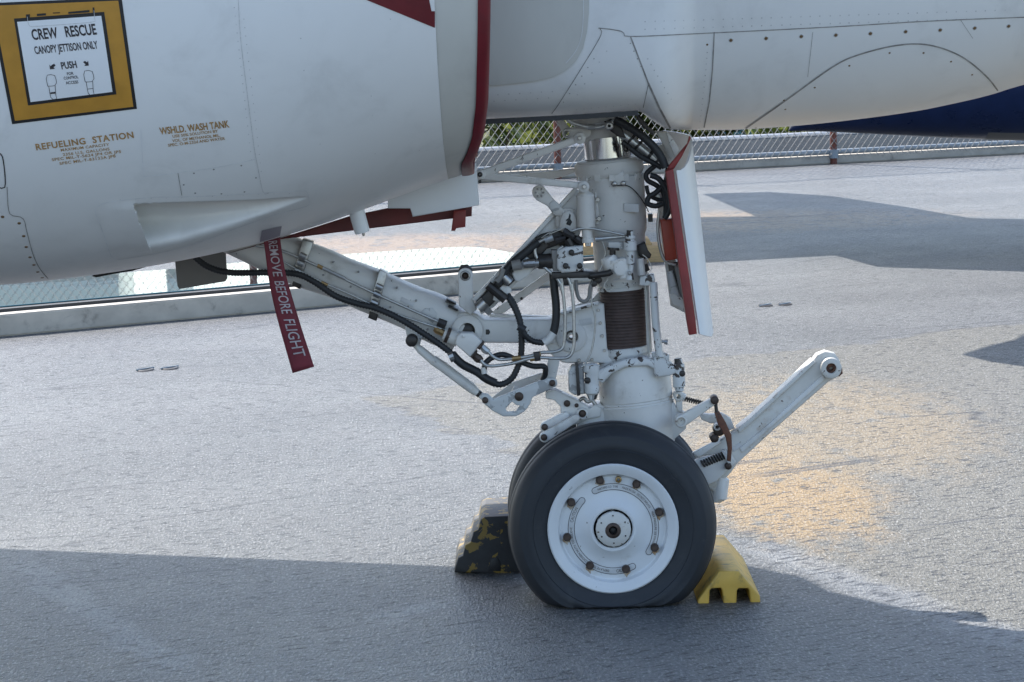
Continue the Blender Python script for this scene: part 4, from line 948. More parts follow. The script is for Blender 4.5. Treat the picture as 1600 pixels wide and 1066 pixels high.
# manifold
mf = plate('valve_manifold', [(870, 392), (884, 386), (911, 384), (912, 424), (878, 427), (870, 420)], 0.09, 0.05, m_worn, AC, bev=0.006)
plate('manifold_end', [(861, 391), (872, 391), (876, 405), (874, 424), (864, 424)], 0.10, 0.04, m_greyflap, mf)
for x, y in ((893, 395), (906, 416), (884, 416)): pin('port', x, y, 4.6, 0.080, 0.1, m_dark, mf)
rod('solenoid', [(838, 409, 9), (842, 409, 12), (864, 408, 12)], 0.12, m_dark, mf, 16)
plate('bracket', [(836, 372), (846, 366), (870, 360), (912, 372), (912, 386), (890, 390), (872, 383), (852, 390), (842, 384)], 0.13, 0.03, m_dark, mf)
for x0_, y0_, x1_, y1_, r_ in ((880, 362, 896, 370, 7), (868, 376, 884, 372, 6), (886, 374, 893, 386, 7), (900, 372, 910, 380, 6)): rod('fitting', [(x0_, y0_, r_), (x1_, y1_, r_*0.8)], 0.105, m_dark, mf, 8)
rod('braided_union', [(851, 376, 5.5), (864, 371, 5.5)], 0.10, m_pipe, mf, 10)
plate('shelf', [(862, 426), (915, 424), (935, 426), (934, 434), (862, 436)], 0.10, 0.09, m_dark, mf)
plate('shelf_block', [(879, 434), (891, 434), (890, 446), (881, 446)], 0.11, 0.03, m_dark, mf)
hose('tie_wire', [(846, 372), (858, 364), (872, 358), (884, 356), (893, 362)], 0.8, 0.10, m_pipe, mf, 6)
hp2 = hose('hydraulic_pipe', [(894, 361), (906, 357.5), (922, 357), (940, 360), (975, 367)], 2.0, 0.08, m_pipe, AC, 8)
rod('tie_rod', [(930, 374, 4.0), (936, 373.6, 4.0), (936, 373.6, 3.2), (976, 369.5, 3.2), (980, 369, 5), (986, 368, 6)], 0.11, m_pipe, AC, 12)
# steering valve stack on the front of the barrel
vp = rod('valve_post', [(985, 360, 3), (985, 362, 5), (985, 368, 5), (985, 368, 8), (985, 372, 8.5), (985, 374, 6.5), (984.5, 376, 7), (984.5, 377, 10.2), (984.5, 391, 10.2), (984.8, 392.5, 6.5), (985, 412, 6.5), (986, 414, 4), (986, 421, 4), (984, 423, 5), (984, 432, 6), (984, 437, 7)], 0.10, m_worn, AC, 18)
rod('cap_nut', [(984, 360, 5.5), (984, 368, 5.8)], 0.10, m_dark, vp, 6)
rod('spacer', [(984, 371, 6.5), (984, 377, 7.5)], 0.10, m_dark, vp, 8)
plate('valve_arm', [(950, 378), (976, 378), (977, 390), (951, 388)], 0.11, 0.025, m_scuff, vp)
rod('valve_spindle', [(958, 387, 10), (958, 391, 10), (957, 391, 5), (957, 403, 5)], 0.115, m_dark, vp, 12)
vb = rod('valve_body', [(946, 402, 8), (950, 403, 13), (955, 412, 14), (958, 420, 10)], 0.12, m_gear, AC, 18)
rod('valve_chamber', [(960, 411, 11), (962, 405, 12), (975, 405, 9), (976, 434, 8), (966, 436, 9)], 0.11, m_gear, vb, 14)
plate('valve_face', [(958, 410), (964, 405), (978, 407), (980, 430), (975, 432), (964, 432), (958, 424)], 0.095, 0.03, m_gear, vb, bev=0.006)
hose('valve_lead', [(922, 431), (938, 429), (950, 427), (956, 424)], 5.0, 0.10, m_dark, vb, 10)
plate('flange_lug', [(1000, 432), (1022, 429), (1024, 440), (1016, 441), (1014, 447), (999, 446)], 0.13, 0.05, m_worn, vb)
plate('oil_stain_pad', [(996, 384), (1008, 379), (1013, 392), (1018, 398), (1016, 404), (1006, 405), (998, 400)], 0.165, 0.05, m_dark, vb)
rod('side_plunger', [(1000, 404, 6), (1003, 430, 6)], 0.13, m_gear, vb, 12); rod('plunger_nut', [(1006, 414, 6), (1010, 424, 6)], 0.17, m_dark, vb, 8)
pin('union_nut', 984, 427, 3.5, 0.088, 0.1, m_steel, vb, hole=1.5)
for x, y in ((923, 431), (928, 443), (935, 438)): pin('fitting', x, y, 6, 0.115, 0.15, m_dark, vb, segs=10)
# guide tube right of the boot
gt = rod('guide_tube', [(1021, 441, 5.5), (1021, 446, 6.4), (1024, 500, 6.2), (1030, 552, 6), (1031, 557, 6.5)], 0.13, m_worn, AC, 16)
plate('guide_strap', [(1007, 447), (1014, 447), (1019, 550), (1011, 552)], 0.16, 0.01, m_gear, gt)
rod('side_plug', [(1030, 533, 2.5), (1038, 534, 2.5), (1038, 534, 4), (1043, 535, 4)], 0.15, m_pipe, gt, 8)
plate('guide_foot', [(1018, 552), (1032, 550), (1046, 556), (1046, 566), (1034, 563), (1020, 560)], 0.15, 0.04, m_worn, gt)

# ------------------------------------------------------------------ lug plate joining the drag link to the strut
lp = plate('strut_lug', [*arc(893, 527, 42, 100, 250, 14), (935, 473), (944, 475), (949, 545), (966, 569), (920, 567)], 0.195, 0.09, m_gear, AC, holes=[(893, 527, 10)], bev=0.006)
pin('lug_boss', 893, 527, 24, 0.187, 0.21, m_gear, lp, hole=10.5)
plate('lug_web', [(862, 496), (880, 484), (925, 468), (944, 448), (944, 474), (900, 482), (870, 495)], 0.26, 0.03, m_gear, lp)
plate('lug_rim', [(876, 489), (935, 472), (935, 476), (878, 493)], 0.168, 0.03, m_worn, lp, bev=0.002)
pin('bore_core', 893, 527, 9.6, 0.215, 0.3, m_steel, lp, hole=4)

for x, y in ((935, 485), (938, 505), (941, 525), (945, 548), (925, 562), (905, 563)): pin('bolt', x, y, 2.6, 0.190, 0.2, m_steel, lp, hexa=True)
plate('data_plate', [(905, 500), (924, 496), (926, 506), (907, 510)], 0.1935, 0.003, m_placard, lp, bev=0.0005)
plate('data_plate', [(975, 318), (998, 319), (998, 332), (975, 331)], 0.1505, 0.01, m_placard, strut, bev=0.0005)
plate('data_plate', [(628, 464), (648, 473), (645, 480), (625, 471)], 0.1690, 0.002, m_placard, drag, bev=0.0005)
for x, y in ((560, 425), (548, 448), (520, 410), (505, 430), (620, 450), (610, 480), (650, 470), (668, 515)): pin('bolt', x, y, 1.8, 0.1655, 0.175, m_seam, drag, segs=8)
for pts in ([(934, 312), (926, 318), (922, 330), (928, 342), (936, 342)], [(950, 436), (944, 446), (950, 455), (962, 447)], [(1010, 430), (1018, 420), (1012, 405), (1004, 398)], [(886, 345), (880, 356), (868, 362), (858, 366)]):
    hose('safety_wire', pts, 0.7, 0.10, m_pipe, strut, 5)
hose('thin_line', [(938, 372), (946, 392), (942, 412), (934, 430), (926, 446), (924, 470), (930, 500), (926, 540), (916, 566), (908, 574)], 1.6, 0.135, m_pipe, strut, 6)
hose('thin_line', [(1006, 432), (1010, 460), (1012, 500), (1016, 540), (1012, 560), (1000, 566)], 1.5, 0.15, m_pipe, strut, 6)
# ------------------------------------------------------------------ lower left linkage
pv = pin('rod_pivot', 643, 533, 9.5, 0.14, 0.2, m_dark, AC); plate('pivot_lug', [(632, 508), (660, 525), (656, 540), (644, 536), (636, 528)], 0.18, 0.04, m_gear, pv)
rd = rod('retract_rod', [(648, 538, 5), (654, 544, 5.5), (656, 546, 6.4), (675, 562, 7), (677, 563, 8), (692, 573, 8.2), (736, 606, 8.2), (742, 611, 7), (748, 615, 5), (757, 622, 5.5)], 0.17, m_gear, AC, 16)
rod('rod_end', [(742, 610, 5.6), (750, 617, 5.6)], 0.17, m_dark, rd, 12); pin('bolt', 679, 565, 2.2, 0.152, 0.16, m_gear, rd); pin('bolt', 736, 608, 2.2, 0.152, 0.16, m_gear, rd)
bc = plate('bellcrank', [(750, 622), (754, 615), (762, 616), (771, 624), (854, 591), *arc(863, 599, 8, 250, 400, 8), (832, 621), (829, 631), (820, 643), (806, 651), (786, 651), (769, 642), (757, 632)], 0.15, 0.018, m_scuff, AC,
           holes=[[(790, 639), (800, 628), (806, 633), (812, 634), (806, 643), (792, 644)]])
pin('bolt', 758, 626, 5, 0.142, 0.18, m_bolt, bc); pin('bolt', 811, 620, 7, 0.145, 0.18, m_bolt, bc); pin('bolt', 863, 599, 5, 0.143, 0.18, m_bolt, bc)
bc2 = plate('bellcrank', [(768, 622), (800, 598), (845, 583), (856, 585), (852, 594), (806, 612), (775, 626)], 0.27, 0.015, m_gear, AC)
rod('cross_tube', [(800, 610, 8), (814, 616, 8)], 0.22, m_gear, bc2, 14)
plate('drop_link', [(856, 562), (875, 562), (868, 594), (864, 603), (853, 598)], 0.17, 0.02, m_gear, AC)

# ------------------------------------------------------------------ steering collar and torque links above the axle
tc = plate('steering_arm', [(934, 594), (934, 580), (960, 568), (978, 561), (1005, 558), (1022, 563), (1024, 578), (1012, 572), (978, 574), (956, 584), (942, 600)], 0.13, 0.08, m_worn, AC, bev=0.006)
bl = rod('bearing_post', [(924, 568, 8), (924, 571, 13), (924, 580, 13), (925, 583, 11.5), (925, 598, 11.5), (924, 602, 11.5), (925, 604, 12), (925, 614, 11.5), (925, 617, 8), (925, 624, 6)], 0.14, m_worn, AC, 20)
rod('bearing_nut', [(926, 614, 9), (926, 624, 6)], 0.14, m_dark, bl, 8)
gb = plate('steering_motor', [(888, 582), (894, 573), (912, 571), (914, 616), (898, 618), (889, 612)], 0.14, 0.07, m_scuff, AC, bev=0.006)
plate('motor_flange', [(899, 571), (904, 570), (907, 618), (902, 619)], 0.125, 0.10, m_dark, gb, bev=0.001)
pin('port', 918, 595, 5, 0.118, 0.13, m_dark, bl)
cl = plate('clevis_arm', [(1021, 557), (1038, 560), (1052, 570), (1058, 582), (1046, 588), (1028, 590), (1022, 584)], 0.13, 0.06, m_worn, AC, bev=0.006)
cp = rod('clevis_post', [(1060, 561, 5), (1060, 566, 6), (1060, 569, 7), (1060, 569, 9.6), (1061, 604, 9.8), (1061, 605, 7.5), (1062, 611, 6.5)], 0.15, m_worn, AC, 18)
rod('cap', [(1059, 560, 5.5), (1060, 569, 6.5)], 0.15, m_dark, cp, 8); rod('foot_nut', [(1061, 604, 8), (1062, 612, 6)], 0.15, m_dark, cp, 8); pin('port', 1066, 584, 5, 0.132, 0.15, m_dark, cp)
# scissor link pieces above the left of the wheel
sc_ = plate('torque_link', [(852, 616), (856, 611), (868, 609), (905, 627), (922, 638), (930, 632), (940, 638), (938, 652), (920, 655), (900, 664), (884, 664), (876, 652), (876, 636), (866, 626), (853, 623)], 0.19, 0.06, m_gear, AC, bev=0.004)
for x, y, r_ in ((886, 631, 5.2), (901, 634, 3.2), (910, 647, 6), (880, 655, 3)): pin('bolt', x, y, r_, 0.182, 0.2, m_bolt, sc_)
pin('eye', 910, 647, 9.5, 0.175, 0.22, m_gear, sc_, hole=6)
plate('dark_top', [(853, 610), (868, 608), (895, 622), (889, 626), (866, 615), (853, 616)], 0.20, 0.03, m_dark, sc_)
tow = link('tow_fitting', (852, 668), (884, 650), 8, 6, 0.17, 0.03, m_gear, AC); pin('bolt', 851, 668, 5.2, 0.163, 0.18, m_bolt, tow)
tow2 = link('tow_fitting', (851, 684), (900, 654), 8, 6, 0.14, 0.025, m_gear, AC); pin('bolt', 850, 684, 5.2, 0.133, 0.15, m_bolt, tow2)
hose('axle_spring', [(905, 626), (912, 622), (918, 628), (925, 626), (930, 632)], 3.0, 0.2, m_steel, sc_)
plate('axle_fork', [(904, 640), (938, 630), (948, 640), (952, 690), (900, 690)], 0.2, 0.08, m_gear, low)
plate('axle_fork', [(1052, 628), (1060, 640), (1074, 650), (1072, 670), (1050, 690), (1040, 640)], 0.2, 0.08, m_gear, low)

# ------------------------------------------------------------------ right-hand linkage and launch bar
la = pin('pivot_eye', 1060, 620, 7.5, 0.18, 0.23, m_rustw, AC, hole=3.5); plate('pivot_stem', [(1056, 624), (1066, 626), (1067, 646), (1058, 642)], 0.19, 0.03, m_rustw, la); rod('pivot_body', [(1060, 617, 7), (1070, 622, 6)], 0.21, m_gear, la, 12)
spring('return_spring', (1069, 623), (1100, 631), 3.4, 1.2, 9, 0.21, m_dark, la)
ra = link('release_arm', (1065, 659), (1116, 627), 9.5, 5.5, 0.12, 0.03, m_rustw, AC); pin('boss', 1064.5, 659, 10, 0.108, 0.16, m_rustw, ra, hole=6); pin('bore', 1064.5, 659, 6, 0.13, 0.16, m_bolt, ra); pin('pivot', 1117, 626, 6.5, 0.108, 0.16, m_bolt, ra)
lb = plate('launch_bar', [(1086, 712), (1104, 700), (1152, 672), (1170, 657), (1268, 566), (1277, 554), (1290, 549), (1305, 553), (1313, 565), (1312, 588), (1296, 596), (1255, 632), (1207, 674), (1152, 725), (1143, 738), (1131, 752), (1118, 770), (1100, 760)], 0.20, 0.05, m_rustw, AC, bev=0.006)
plate('bar_flange', [(1152, 670), (1172, 654), (1270, 563), (1275, 566), (1178, 657), (1156, 677)], 0.188, 0.07, m_rustw, lb, bev=0.002)
plate('bar_web', [(1156, 700), (1200, 664), (1285, 586), (1290, 592), (1205, 668), (1160, 708)], 0.195, 0.01, m_gear, lb, bev=0.002)
pin('bar_eye', 1299, 576, 16.5, 0.17, 0.28, m_rustw, lb, hole=8); pin('bore', 1299, 576, 8, 0.182, 0.25, m_rust, lb, hole=3)
plate('eye_clip', [(1309, 580), (1316, 575), (1317, 584), (1311, 589)], 0.18, 0.02, m_rust, lb)
plate('data_tag', [(1143, 700), (1156, 692), (1160, 697), (1147, 706)], 0.1965, 0.003, m_placard, lb)
hk = plate('hook_arm', [(1092, 646), (1110, 648), (1128, 646), (1142, 654), (1148, 670), (1140, 673), (1128, 662), (1110, 662), (1096, 656)], 0.24, 0.03, m_rustw, AC)
ro = pin('roller', 1124, 673, 9, 0.16, 0.22, m_bolt, AC); pin('roller_face', 1121, 668, 5.5, 0.15, 0.18, m_rustw, ro, hole=3); ro2 = pin('roller', 1117, 686, 7, 0.16, 0.22, m_bolt, AC)
rod('strap_rod', [(1118, 630, 3), (1120, 646, 3)], 0.13, m_dark, ra, 10)
plate('rust_strap', [(1116, 644), (1124, 643), (1134, 660), (1143, 680), (1144, 700), (1142, 722), (1136, 720), (1137, 700), (1134, 684), (1122, 664)], 0.125, 0.010, m_rust, ra, bev=0.002)
spring('bar_spring', (1097, 725), (1132, 711), 5.2, 1.7, 9, 0.17, m_dark, lb)
plate('spring_seat', [(1128, 706), (1134, 703), (1143, 722), (1138, 726)], 0.15, 0.04, m_gear, lb); pin('pin', 1138, 729, 5.5, 0.15, 0.2, m_bolt, lb)
plate('bar_gusset', [(1082, 708), (1116, 690), (1124, 684), (1126, 692), (1092, 716)], 0.16, 0.02, m_gear, lb)
rod('bar_barrel', [(1122, 742, 11), (1127, 748, 13), (1122, 778, 14), (1116, 784, 10)], 0.22, m_gear, lb, 18)
for Yo in (0.17, 0.30): plate('bar_fork', [(1060, 740), (1092, 716), (1140, 706), (1150, 722), (1120, 752), (1080, 770)], Yo, 0.025, m_gear, lb)

# ------------------------------------------------------------------ forward gear door
bm = bmesh.new(); g = []; nv_, nu_ = 24, 18
# ends of the door in world space: a bowed sheet, near edge toward the camera
for j in range(nv_ + 1):
    v = j / nv_; row = []
    for i in range(nu_ + 1):
        u = i / nu_; an = lerp(R(-85), R(85), u)
        yy = YC + math.sin(an)*0.20; bow = math.cos(an)
        ptop = lerp(266, 212, smooth(0, 0.55, u) if u < 0.55 else 1.0); pyv = lerp(ptop, 521 if u < 0.3 else 517, v)
        xe = lerp(1052, 1090, (pyv - 265)/257); xm_ = lerp(1080, 1113.5, (pyv - 212)/303)
        pn = P(xe, pyv, YC - 0.2); pm = P(xm_, pyv, YC); zz = lerp(P(xe, pyv, YC - 0.2).z, pm.z, bow)
        row.append(bm.verts.new((lerp(pn.x, pm.x, bow**0.9), yy, zz)))
    g.append(row)
for A, B in zip(g, g[1:]):
    for i in range(nu_): bm.faces.new((A[i], A[i+1], B[i+1], B[i]))
bmesh.ops.recalc_face_normals(bm, faces=bm.faces)
r_ = bmesh.ops.solidify(bm, geom=bm.faces[:], thickness=0.006)
door = finish('gear_door', bm, m_white, AC)
plate('door_edge', [(1040, 268), (1052, 264), (1087, 500), (1089, 522), (1077, 524), (1072, 494)], YC - 0.205, 0.05, m_redoxide, door, bev=0.002)
plate('door_top_flange', [(1041, 268), (1046, 258), (1074, 224), (1077, 212), (1080, 216), (1066, 244), (1052, 266)], YC - 0.16, 0.02, m_redoxide, door)
plate('door_foot', [(1099, 524), (1112, 509), (1115, 511), (1114, 517), (1104, 525)], YC + 0.05, 0.05, m_dark, door)
plate('red_box', [(1032, 344), (1050, 342), (1060, 405), (1040, 408)], 0.16, 0.06, m_redbox, door, bev=0.004)
plate('door_frame', [(1026, 300), (1034, 296), (1046, 345), (1056, 410), (1070, 470), (1072, 490), (1048, 478), (1040, 420), (1030, 350)], 0.25, 0.03, m_gear, door)
plate('black_panel', [(1044, 414), (1062, 408), (1070, 462), (1066, 470), (1052, 462)], 0.22, 0.03, m_dark, door)
plate('foot_bracket', [(1046, 462), (1052, 458), (1066, 466), (1070, 478), (1066, 488), (1062, 480), (1050, 476)], 0.19, 0.05, m_rustw, door)
plate('slat', [(1054, 418), (1059, 414), (1070, 462), (1064, 468)], 0.20, 0.012, m_greyflap, door)
rod('lamp_can', [(1046, 424, 5), (1056, 470, 9)], 0.21, m_scuff, door, 16)
hose('grey_lead', [(1030, 330), (1028, 360), (1032, 390), (1040, 408), (1056, 414)], 2.6, 0.19, m_pipe, door)
# hinge arms and hoses at the top of the door
ha = plate('hinge_arm', [(1024, 205), (1040, 206), (1052, 222), (1060, 236), (1052, 246), (1048, 250), (1042, 240), (1034, 222)], 0.16, 0.03, m_gear, AC)
plate('hinge_arm', [(1040, 205), (1050, 214), (1062, 234), (1054, 246), (1046, 226)], 0.12, 0.02, m_gear, ha)
plate('hinge_plate', [(1022, 232), (1038, 224), (1048, 232), (1046, 252), (1032, 258)], 0.22, 0.02, m_rustw, ha)
hose('thick_hose', [(960, 186), (978, 196), (1000, 210), (1020, 228), (1032, 244), (1040, 262)], 6.4, 0.10, m_rubber, AC, 12)
act = rod('door_actuator', [(968, 204, 7), (972, 208, 8), (976, 211, 9), (990, 222, 9), (990, 222, 7), (1016, 242, 7), (1016, 242, 8.5), (1034, 256, 8.5), (1038, 259, 5)], 0.14, m_pipe, AC, 16)
rod('actuator_band', [(984, 216, 9.6), (987, 219, 9.6)], 0.14, m_dark, act, 14); rod('actuator_band', [(996, 225, 8.2), (999, 228, 8.2)], 0.14, m_dark, act, 14); rod('actuator_band', [(1014, 240, 9), (1018, 243, 9)], 0.14, m_dark, act, 14); rod('actuator_band', [(1026, 249, 9), (1029, 252, 9)], 0.14, m_dark, act, 14)
hose('actuator_hose', [(972, 222), (985, 232), (1004, 246), (1020, 254), (1034, 262)], 4.5, 0.13, m_rubber, act)
pin('actuator_lug', 979, 233, 5, 0.12, 0.16, m_dark, act, hole=2.5)
hose('loop_hose', [(1034, 250), (1020, 262), (1010, 272), (1012, 282), (1026, 290), (1036, 300), (1040, 318), (1040, 338)], 4.0, 0.15, m_rubber, AC)
hose('loop_hose', [(1044, 262), (1040, 284), (1026, 300), (1014, 308), (1012, 318), (1024, 322), (1036, 318)], 4.2, 0.13, m_rubber, AC)
hose('loop_hose', [(1016, 274), (1030, 280), (1042, 300), (1046, 326), (1038, 342)], 4.5, 0.11, m_rubber, AC)
hose('loop_hose', [(1010, 290), (1014, 304), (1028, 312), (1042, 310)], 3.2, 0.17, m_rubber, AC)
plate('cable_tag', [(1022, 300), (1036, 304), (1040, 318), (1028, 322)], 0.2, 0.02, m_pipe, act)
plate('well_bracket', [(992, 176), (1000, 180), (1012, 196), (1024, 206), (1020, 212), (1006, 200), (996, 188)], 0.02, 0.02, m_dark, AC)

# ------------------------------------------------------------------ twin wheels
HC = P(958, 826.5, 0.0); UNIT = 1 / S(0.0)
def build_wheel(yo, front):
    cx, cz = HC.x, HC.z
    pr = lambda lst: [(r*UNIT, y + yo) for r, y in lst]
    bm = bmesh.new()
    lathe_y(bm, cx, cz, pr([(0, 0.05), (31, 0.05), (31, 0.004), (33, 0.001), (36, 0.001), (40, 0.007), (52, 0.020), (60, 0.022), (78, 0.022), (82, 0.024), (84, 0.022), (87, 0.006), (95, -0.001), (99, -0.003), (102, -0.004), (104, -0.001), (104, 0.02), (98, 0.06), (98, 0.11), (104, 0.15)]), 72)
    w = finish('wheel', bm, m_rim, AC, sharp=0.7)
    bm = bmesh.new()
    prof = [(101, 0.012), (104, 0.004), (110, 0.003), (124, -0.004), (126, -0.005), (127, -0.0035), (129, -0.005), (138, -0.003), (146, 0.003), (147, 0.0028), (149, 0.006), (157, 0.018), (161.5, 0.030), (164.5, 0.044), (164.2, 0.046), (165.8, 0.049), (166.5, 0.072), (165.5, 0.095), (164.5, 0.1), (161.5, 0.114), (157, 0.126), (149, 0.138), (129, 0.149), (110, 0.141), (104, 0.14), (101, 0.132)]
    lathe_y(bm, cx, cz, pr(prof), 128)
    for v in bm.verts:                                    # flat where it bears on the deck, with a bulge beside it
        k = smooth(0.075, 0.0, v.co.z) if False else 1 - smooth(0.0, 0.085, v.co.z)
        ym = yo + 0.072; v.co.y = ym + (v.co.y - ym) * (1 + 0.16*k); 
        q_ = v.co.z - 0.003; v.co.z = 0.003 + 0.5*(q_ + math.sqrt(q_*q_ + 0.010**2)) - (0.0 if q_ > 0.12 else 0.0)
    finish('tyre', bm, m_tyre, w, sharp=1.0)
    if not front: return w
    pin('hub_recess', 958, 827, 31, yo + 0.03, yo + 0.049, m_black, w)
    nut = pin('hub_nut', 958.5, 827.5, 29.0, yo - 0.004, yo + 0.03, m_rustw, w, hole=10, hexa=True); pin('hub_cap', 958.5, 827.5, 28.0, yo - 0.006, yo + 0.01, m_rustw, w, hole=10); pin('axle_bore', 958, 829.5, 12.6, yo - 0.008, yo + 0.03, m_bolt, w, hole=6.5, segs=20); pin('bore_core', 958, 829.5, 6.5, yo + 0.006, yo + 0.03, m_black, w)
    bme = bmesh.new(); lathe_y(bme, 0, 0, [(0, -0.004), (4.4*UNIT, -0.004), (6.6*UNIT, 0.0), (6.6*UNIT, 0.012)], 12); 
    bmesh.ops.recalc_face_normals(bme, faces=bme.faces); me = bpy.data.meshes.new('bolt'); bme.to_mesh(me); bme.free(); me.materials.append(m_bolt)
    for x, y in ((937.4, 751), (994.5, 757), (1030, 800.6), (1023, 856), (978.3, 889.7), (921.8, 884.3), (886.2, 840), (892.7, 785.5)):
        c = P(x, y, yo + 0.008); link_obj('bolt', me, w, c)
        c = P(x, y, yo + 0.0165)
    for x, y in ((937.4, 751), (994.5, 757), (1030, 800.6), (1023, 856), (978.3, 889.7), (921.8, 884.3), (886.2, 840), (892.7, 785.5)):
        j_ = lambda a: a + random.uniform(-1.2, 1.2)
        plate('rust_stain', [(j_(x-6.5), j_(y+1)), (j_(x-7), j_(y+6)), (j_(x-3), j_(y+8)), (j_(x), j_(y+12)), (j_(x+2), j_(y+8)), (j_(x+6), j_(y+7)), (j_(x+7), j_(y+1))], yo + 0.0212, 0.001, m_stain, w, bev=0.0001)
    pin('valve_stem', 966.5, 750, 5, yo + 0.006, yo + 0.02, m_brass, w, hole=2.5)
    for k in range(6):
        a = R(60*k + 28); pin('lock_screw', 958.5 + 21.5*math.cos(a), 827.5 + 21.5*math.sin(a), 1.3, yo - 0.0075, yo, m_dark, w, segs=8)
    # curved data placards
    def arc_plate(a0, a1, r, hw, Yp, mat, nm):
        o = arc(958.5, 826.5, r + hw, a0, a1, 26); i_ = arc(958.5, 826.5, r - hw, a1, a0, 26)
        e1 = (958.5 + r*math.cos(R(a1)), 826.5 + r*math.sin(R(a1))); e0 = (958.5 + r*math.cos(R(a0)), 826.5 + r*math.sin(R(a0)))
        return plate(nm, o + arc(*e1, hw, a1, a1 + 180, 6)[1:-1] + i_ + arc(*e0, hw, a0 + 180, a0 + 360, 6)[1:-1], Yp, 0.0016, mat, w, bev=0.0002)
    for a0, a1 in ((-116, 33), (63, 222)):
        arc_plate(a0, a1, 66, 5.3, yo + 0.0212, m_dark, 'placard_edge'); arc_plate(a0, a1, 66, 4.4, yo + 0.0204, m_placard, 'placard')
    def arc_text(s, a0, a1, r, h, inward=True):
        cu = bpy.data.curves.new('tmp', 'FONT'); cu.body = s; cu.resolution_u = 2; ob = bpy.data.objects.new('tmp', cu); me = bpy.data.meshes.new_from_object(ob)
        bpy.data.objects.remove(ob); bpy.data.curves.remove(cu); xs = [v.co.x for v in me.vertices]; x0_, x1_ = min(xs), max(xs)
        bm = bmesh.new(); bm.from_mesh(me); bpy.data.meshes.remove(me)
        for v in bm.verts:
            a = R(lerp(a0, a1, (v.co.x - x0_)/(x1_ - x0_))); rr = r + (v.co.y/0.69 - 0.5)*h*(-1 if not inward else 1)
            v.co = P(958.5 + rr*math.cos(a), 826.5 + rr*math.sin(a), yo + 0.0198)
        finish('lettering', bm, m_bolt, w, sharp=2)
    arc_text('CAUTION', 189, 210, 66, 5); arc_text('LOOSEN NUTS TO RELIEVE', 128, 182, 66, 3.4); arc_text('DEFLATE TIRE', 96, 122, 66, 3.6); arc_text('CAUTION', 86, 68, 66, 5, False)
    arc_text('INBOARD CO  TYPE', -112, -84, 66, 3.4); arc_text('MADE IN USA   DO NOT INFLATE', -78, -30, 66, 3.4); arc_text('MAX PRESSURE SEE MANUAL', -24, 26, 66, 3.4)
    return w
build_wheel(0.0, True); build_wheel(0.33, False)
bm = bmesh.new(); sweep(bm, [Vector((HC.x, 0.05, HC.z)), Vector((HC.x, 0.40, HC.z))], [0.05]*2, 20); finish('axle_tube', bm, m_gear, low)
bm = bmesh.new(); a = P(996, 680, YC); sweep(bm, [a, Vector((lerp(a.x, HC.x, 0.6), YC, lerp(a.z, HC.z, 0.6))), Vector((HC.x, YC, HC.z))], [0.085, 0.075, 0.06], 20); finish('axle_yoke', bm, m_gear, low)

# ------------------------------------------------------------------ streamer, chocks, deck fittings
st = thing('warning_streamer', 'dark red cloth streamer reading REMOVE BEFORE FLIGHT hanging below the nacelle', 'streamer', P(425, 378, -0.1))
Lp = [(410, 366), (414, 392), (419, 430), (428, 475), (440, 522), (457, 583)]; Rp = [(437, 362), (440, 390), (447, 430), (459, 474), (473, 520), (491, 573)]
def stp(u, v, off=0.0):
    k = v*(len(Lp)-1); yl = lambda tb, ax: smooth_table([(i, p[ax]) for i, p in enumerate(tb)], k)
    x = lerp(yl(Lp, 0), yl(Rp, 0), u); y = lerp(yl(Lp, 1), yl(Rp, 1), u)
    return P(x, y, -0.14 + 0.028*v*math.sin(v*6.5 + u*1.8) + 0.012*(u - 0.5)*math.sin(v*5.0) + 0.006*math.sin(u*4 + v*3) + off)
bm = bmesh.new(); g = [[bm.verts.new(stp(i/6, j/40)) for i in range(7)] for j in range(41)]
for A, B in zip(g, g[1:]):
    for i in range(6): bm.faces.new((A[i], A[i+1], B[i+1], B[i]))
bmesh.ops.recalc_face_normals(bm, faces=bm.faces); bmesh.ops.solidify(bm, geom=bm.faces[:], thickness=0.0015)
sto = finish('cloth', bm, m_ribbon, st, sharp=2)
def st_text(s, v0, v1):
    cu = bpy.data.curves.new('tmp', 'FONT'); cu.body = s; cu.offset = 0.004; cu.resolution_u = 3; ob = bpy.data.objects.new('tmp', cu); me = bpy.data.meshes.new_from_object(ob)
    bpy.data.objects.remove(ob); bpy.data.curves.remove(cu); xs = [v.co.x for v in me.vertices]; x0_, x1_ = min(xs), max(xs)
    bm = bmesh.new(); bm.from_mesh(me); bpy.data.meshes.remove(me)
    bmesh.ops.subdivide_edges(bm, edges=bm.edges[:], cuts=1)
    for v in bm.verts:
        t = lerp(v0, v1, (v.co.x - x0_)/(x1_ - x0_)); u = lerp(0.28, 0.80, v.co.y/0.69); v.co = stp(u, t, -0.004)
    finish('lettering', bm, m_ribtxt, sto, sharp=2)
st_text('REMOVE', 0.10, 0.41); st_text('BEFORE', 0.445, 0.67); st_text('FLIGHT', 0.71, 0.93)

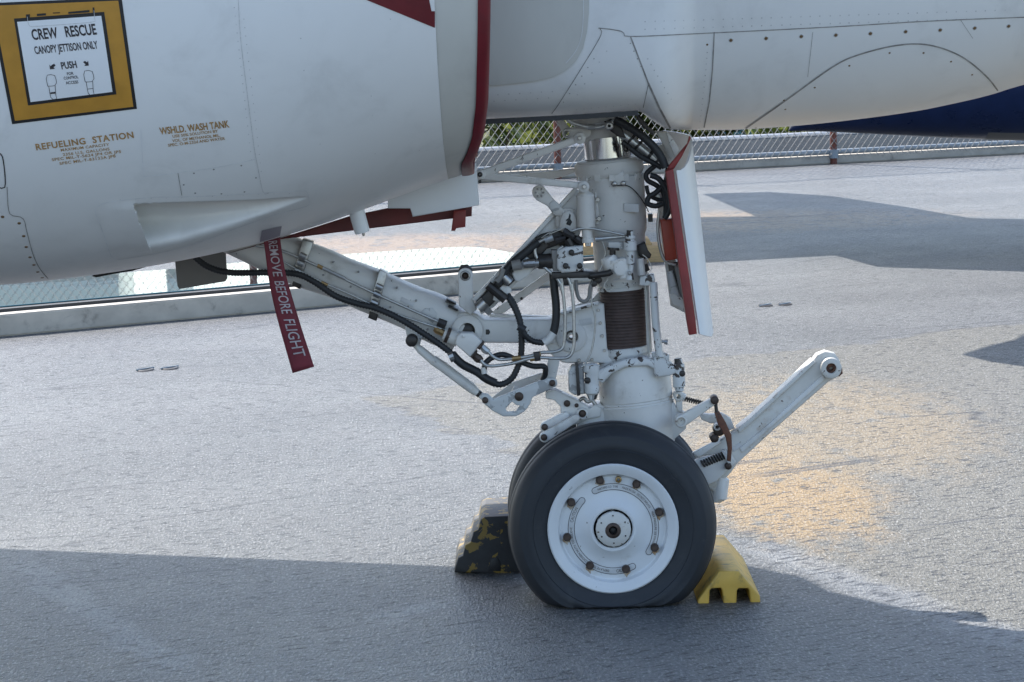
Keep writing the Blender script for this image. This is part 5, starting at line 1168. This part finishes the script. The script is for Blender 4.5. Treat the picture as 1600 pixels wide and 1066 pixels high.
# worn chock behind the tyre
ch = thing('wheel_chock', 'worn black rubber chock with flaking yellow paint, wedged left of the front tyre', 'chock', G(760, 896))
prof = [(710, 895), (711, 886), (716, 872), (723, 869), (727, 852), (735, 848), (740, 831), (747, 828), (751, 812), (758, 808), (800, 806), (803, 830), (812, 850), (826, 898)]
hole = [[(764, 893), (765, 878), (770, 871), (778, 871), (782, 878), (783, 893)]]
plate('block', prof, 0.62, 0.40, m_oldchock, ch, bev=0.006) if False else None
Yk = G(760, 896).y
blk = plate('block', prof, Yk, 0.34, m_oldchock, ch, bev=0.005)
plate('slot', hole[0], Yk - 0.0015, 0.01, m_black, blk)
bm = bmesh.new()
y2 = G(1140, 942).y
ch2 = thing('wheel_chock', 'clean yellow chock with notched end, wedged right of the front tyre', 'chock', G(1140, 943))
e = lambda x, y: (700 + x/2.962, 620 + y/2.962)
prof2 = [e(1157, 966), e(1158, 940), e(1255, 808), e(1346, 808), e(1444, 922), e(1447, 963), e(1402, 963), e(1395, 896), e(1388, 888), e(1346, 888), e(1338, 897), e(1335, 960), e(1276, 962), e(1270, 896), e(1262, 886), e(1220, 888), e(1211, 898), e(1208, 965)]
plate('block', prof2, y2, 0.58, m_yellow, ch2, bev=0.004)
# wooden block on the far deck
wb = thing('wooden_block', 'pale wooden block lying on the far deck behind the strut', 'block', G(980, 411))
Yw = G(980, 411).y
plate('plank', [(908, 412), (909, 385), (1036, 384), (1038, 397), (1038, 411)], Yw, 0.35, m_wood, wb, bev=0.006)
plate('plank', [(930, 384.5), (931, 374), (1014, 373), (1020, 384)], Yw + 0.05, 0.25, m_wood, wb, bev=0.006)
# tie-down fittings
for (x, y), lab in (((246, 577), 'dark recessed tie down fitting in the deck below the streamer, at left'), ((1211, 477), 'dark recessed tie down fitting in the deck right of the gear door')):
    c = G(x, y); td = thing('tie_down', lab, 'tie down', c, 'deck tie downs')
    for s in (-1, 1):
        bm = bmesh.new(); cc = c + Vector((s*0.055, s*0.02, 0)); rings_ = []
        for r_, z_ in ((0.042, 0.003), (0.036, 0.006), (0.026, 0.004), (0.0, 0.003)):
            rings_.append([bm.verts.new(cc + Vector((r_*math.cos(k*math.pi/8), 1.6*r_*math.sin(k*math.pi/8), z_))) for k in range(16)] if r_ else [bm.verts.new(cc + Vector((0, 0, z_)))])
        for A, B in zip(rings_, rings_[1:]):
            for k in range(16):
                bm.faces.new((A[k], A[(k+1) % 16], B[(k+1) % 16], B[k]) if len(B) > 1 else (A[k], A[(k+1) % 16], B[0]))
        finish('cup', bm, m_padeye, td)
    for s in (-1, 1):
        bm = bmesh.new(); cc = c + Vector((s*0.055, s*0.02, 0)); sweep(bm, [cc + Vector((-0.035, -0.05, 0.006)), cc + Vector((0.035, 0.05, 0.006))], [0.004]*2, 6); finish('bar', bm, m_pipegrey, td)
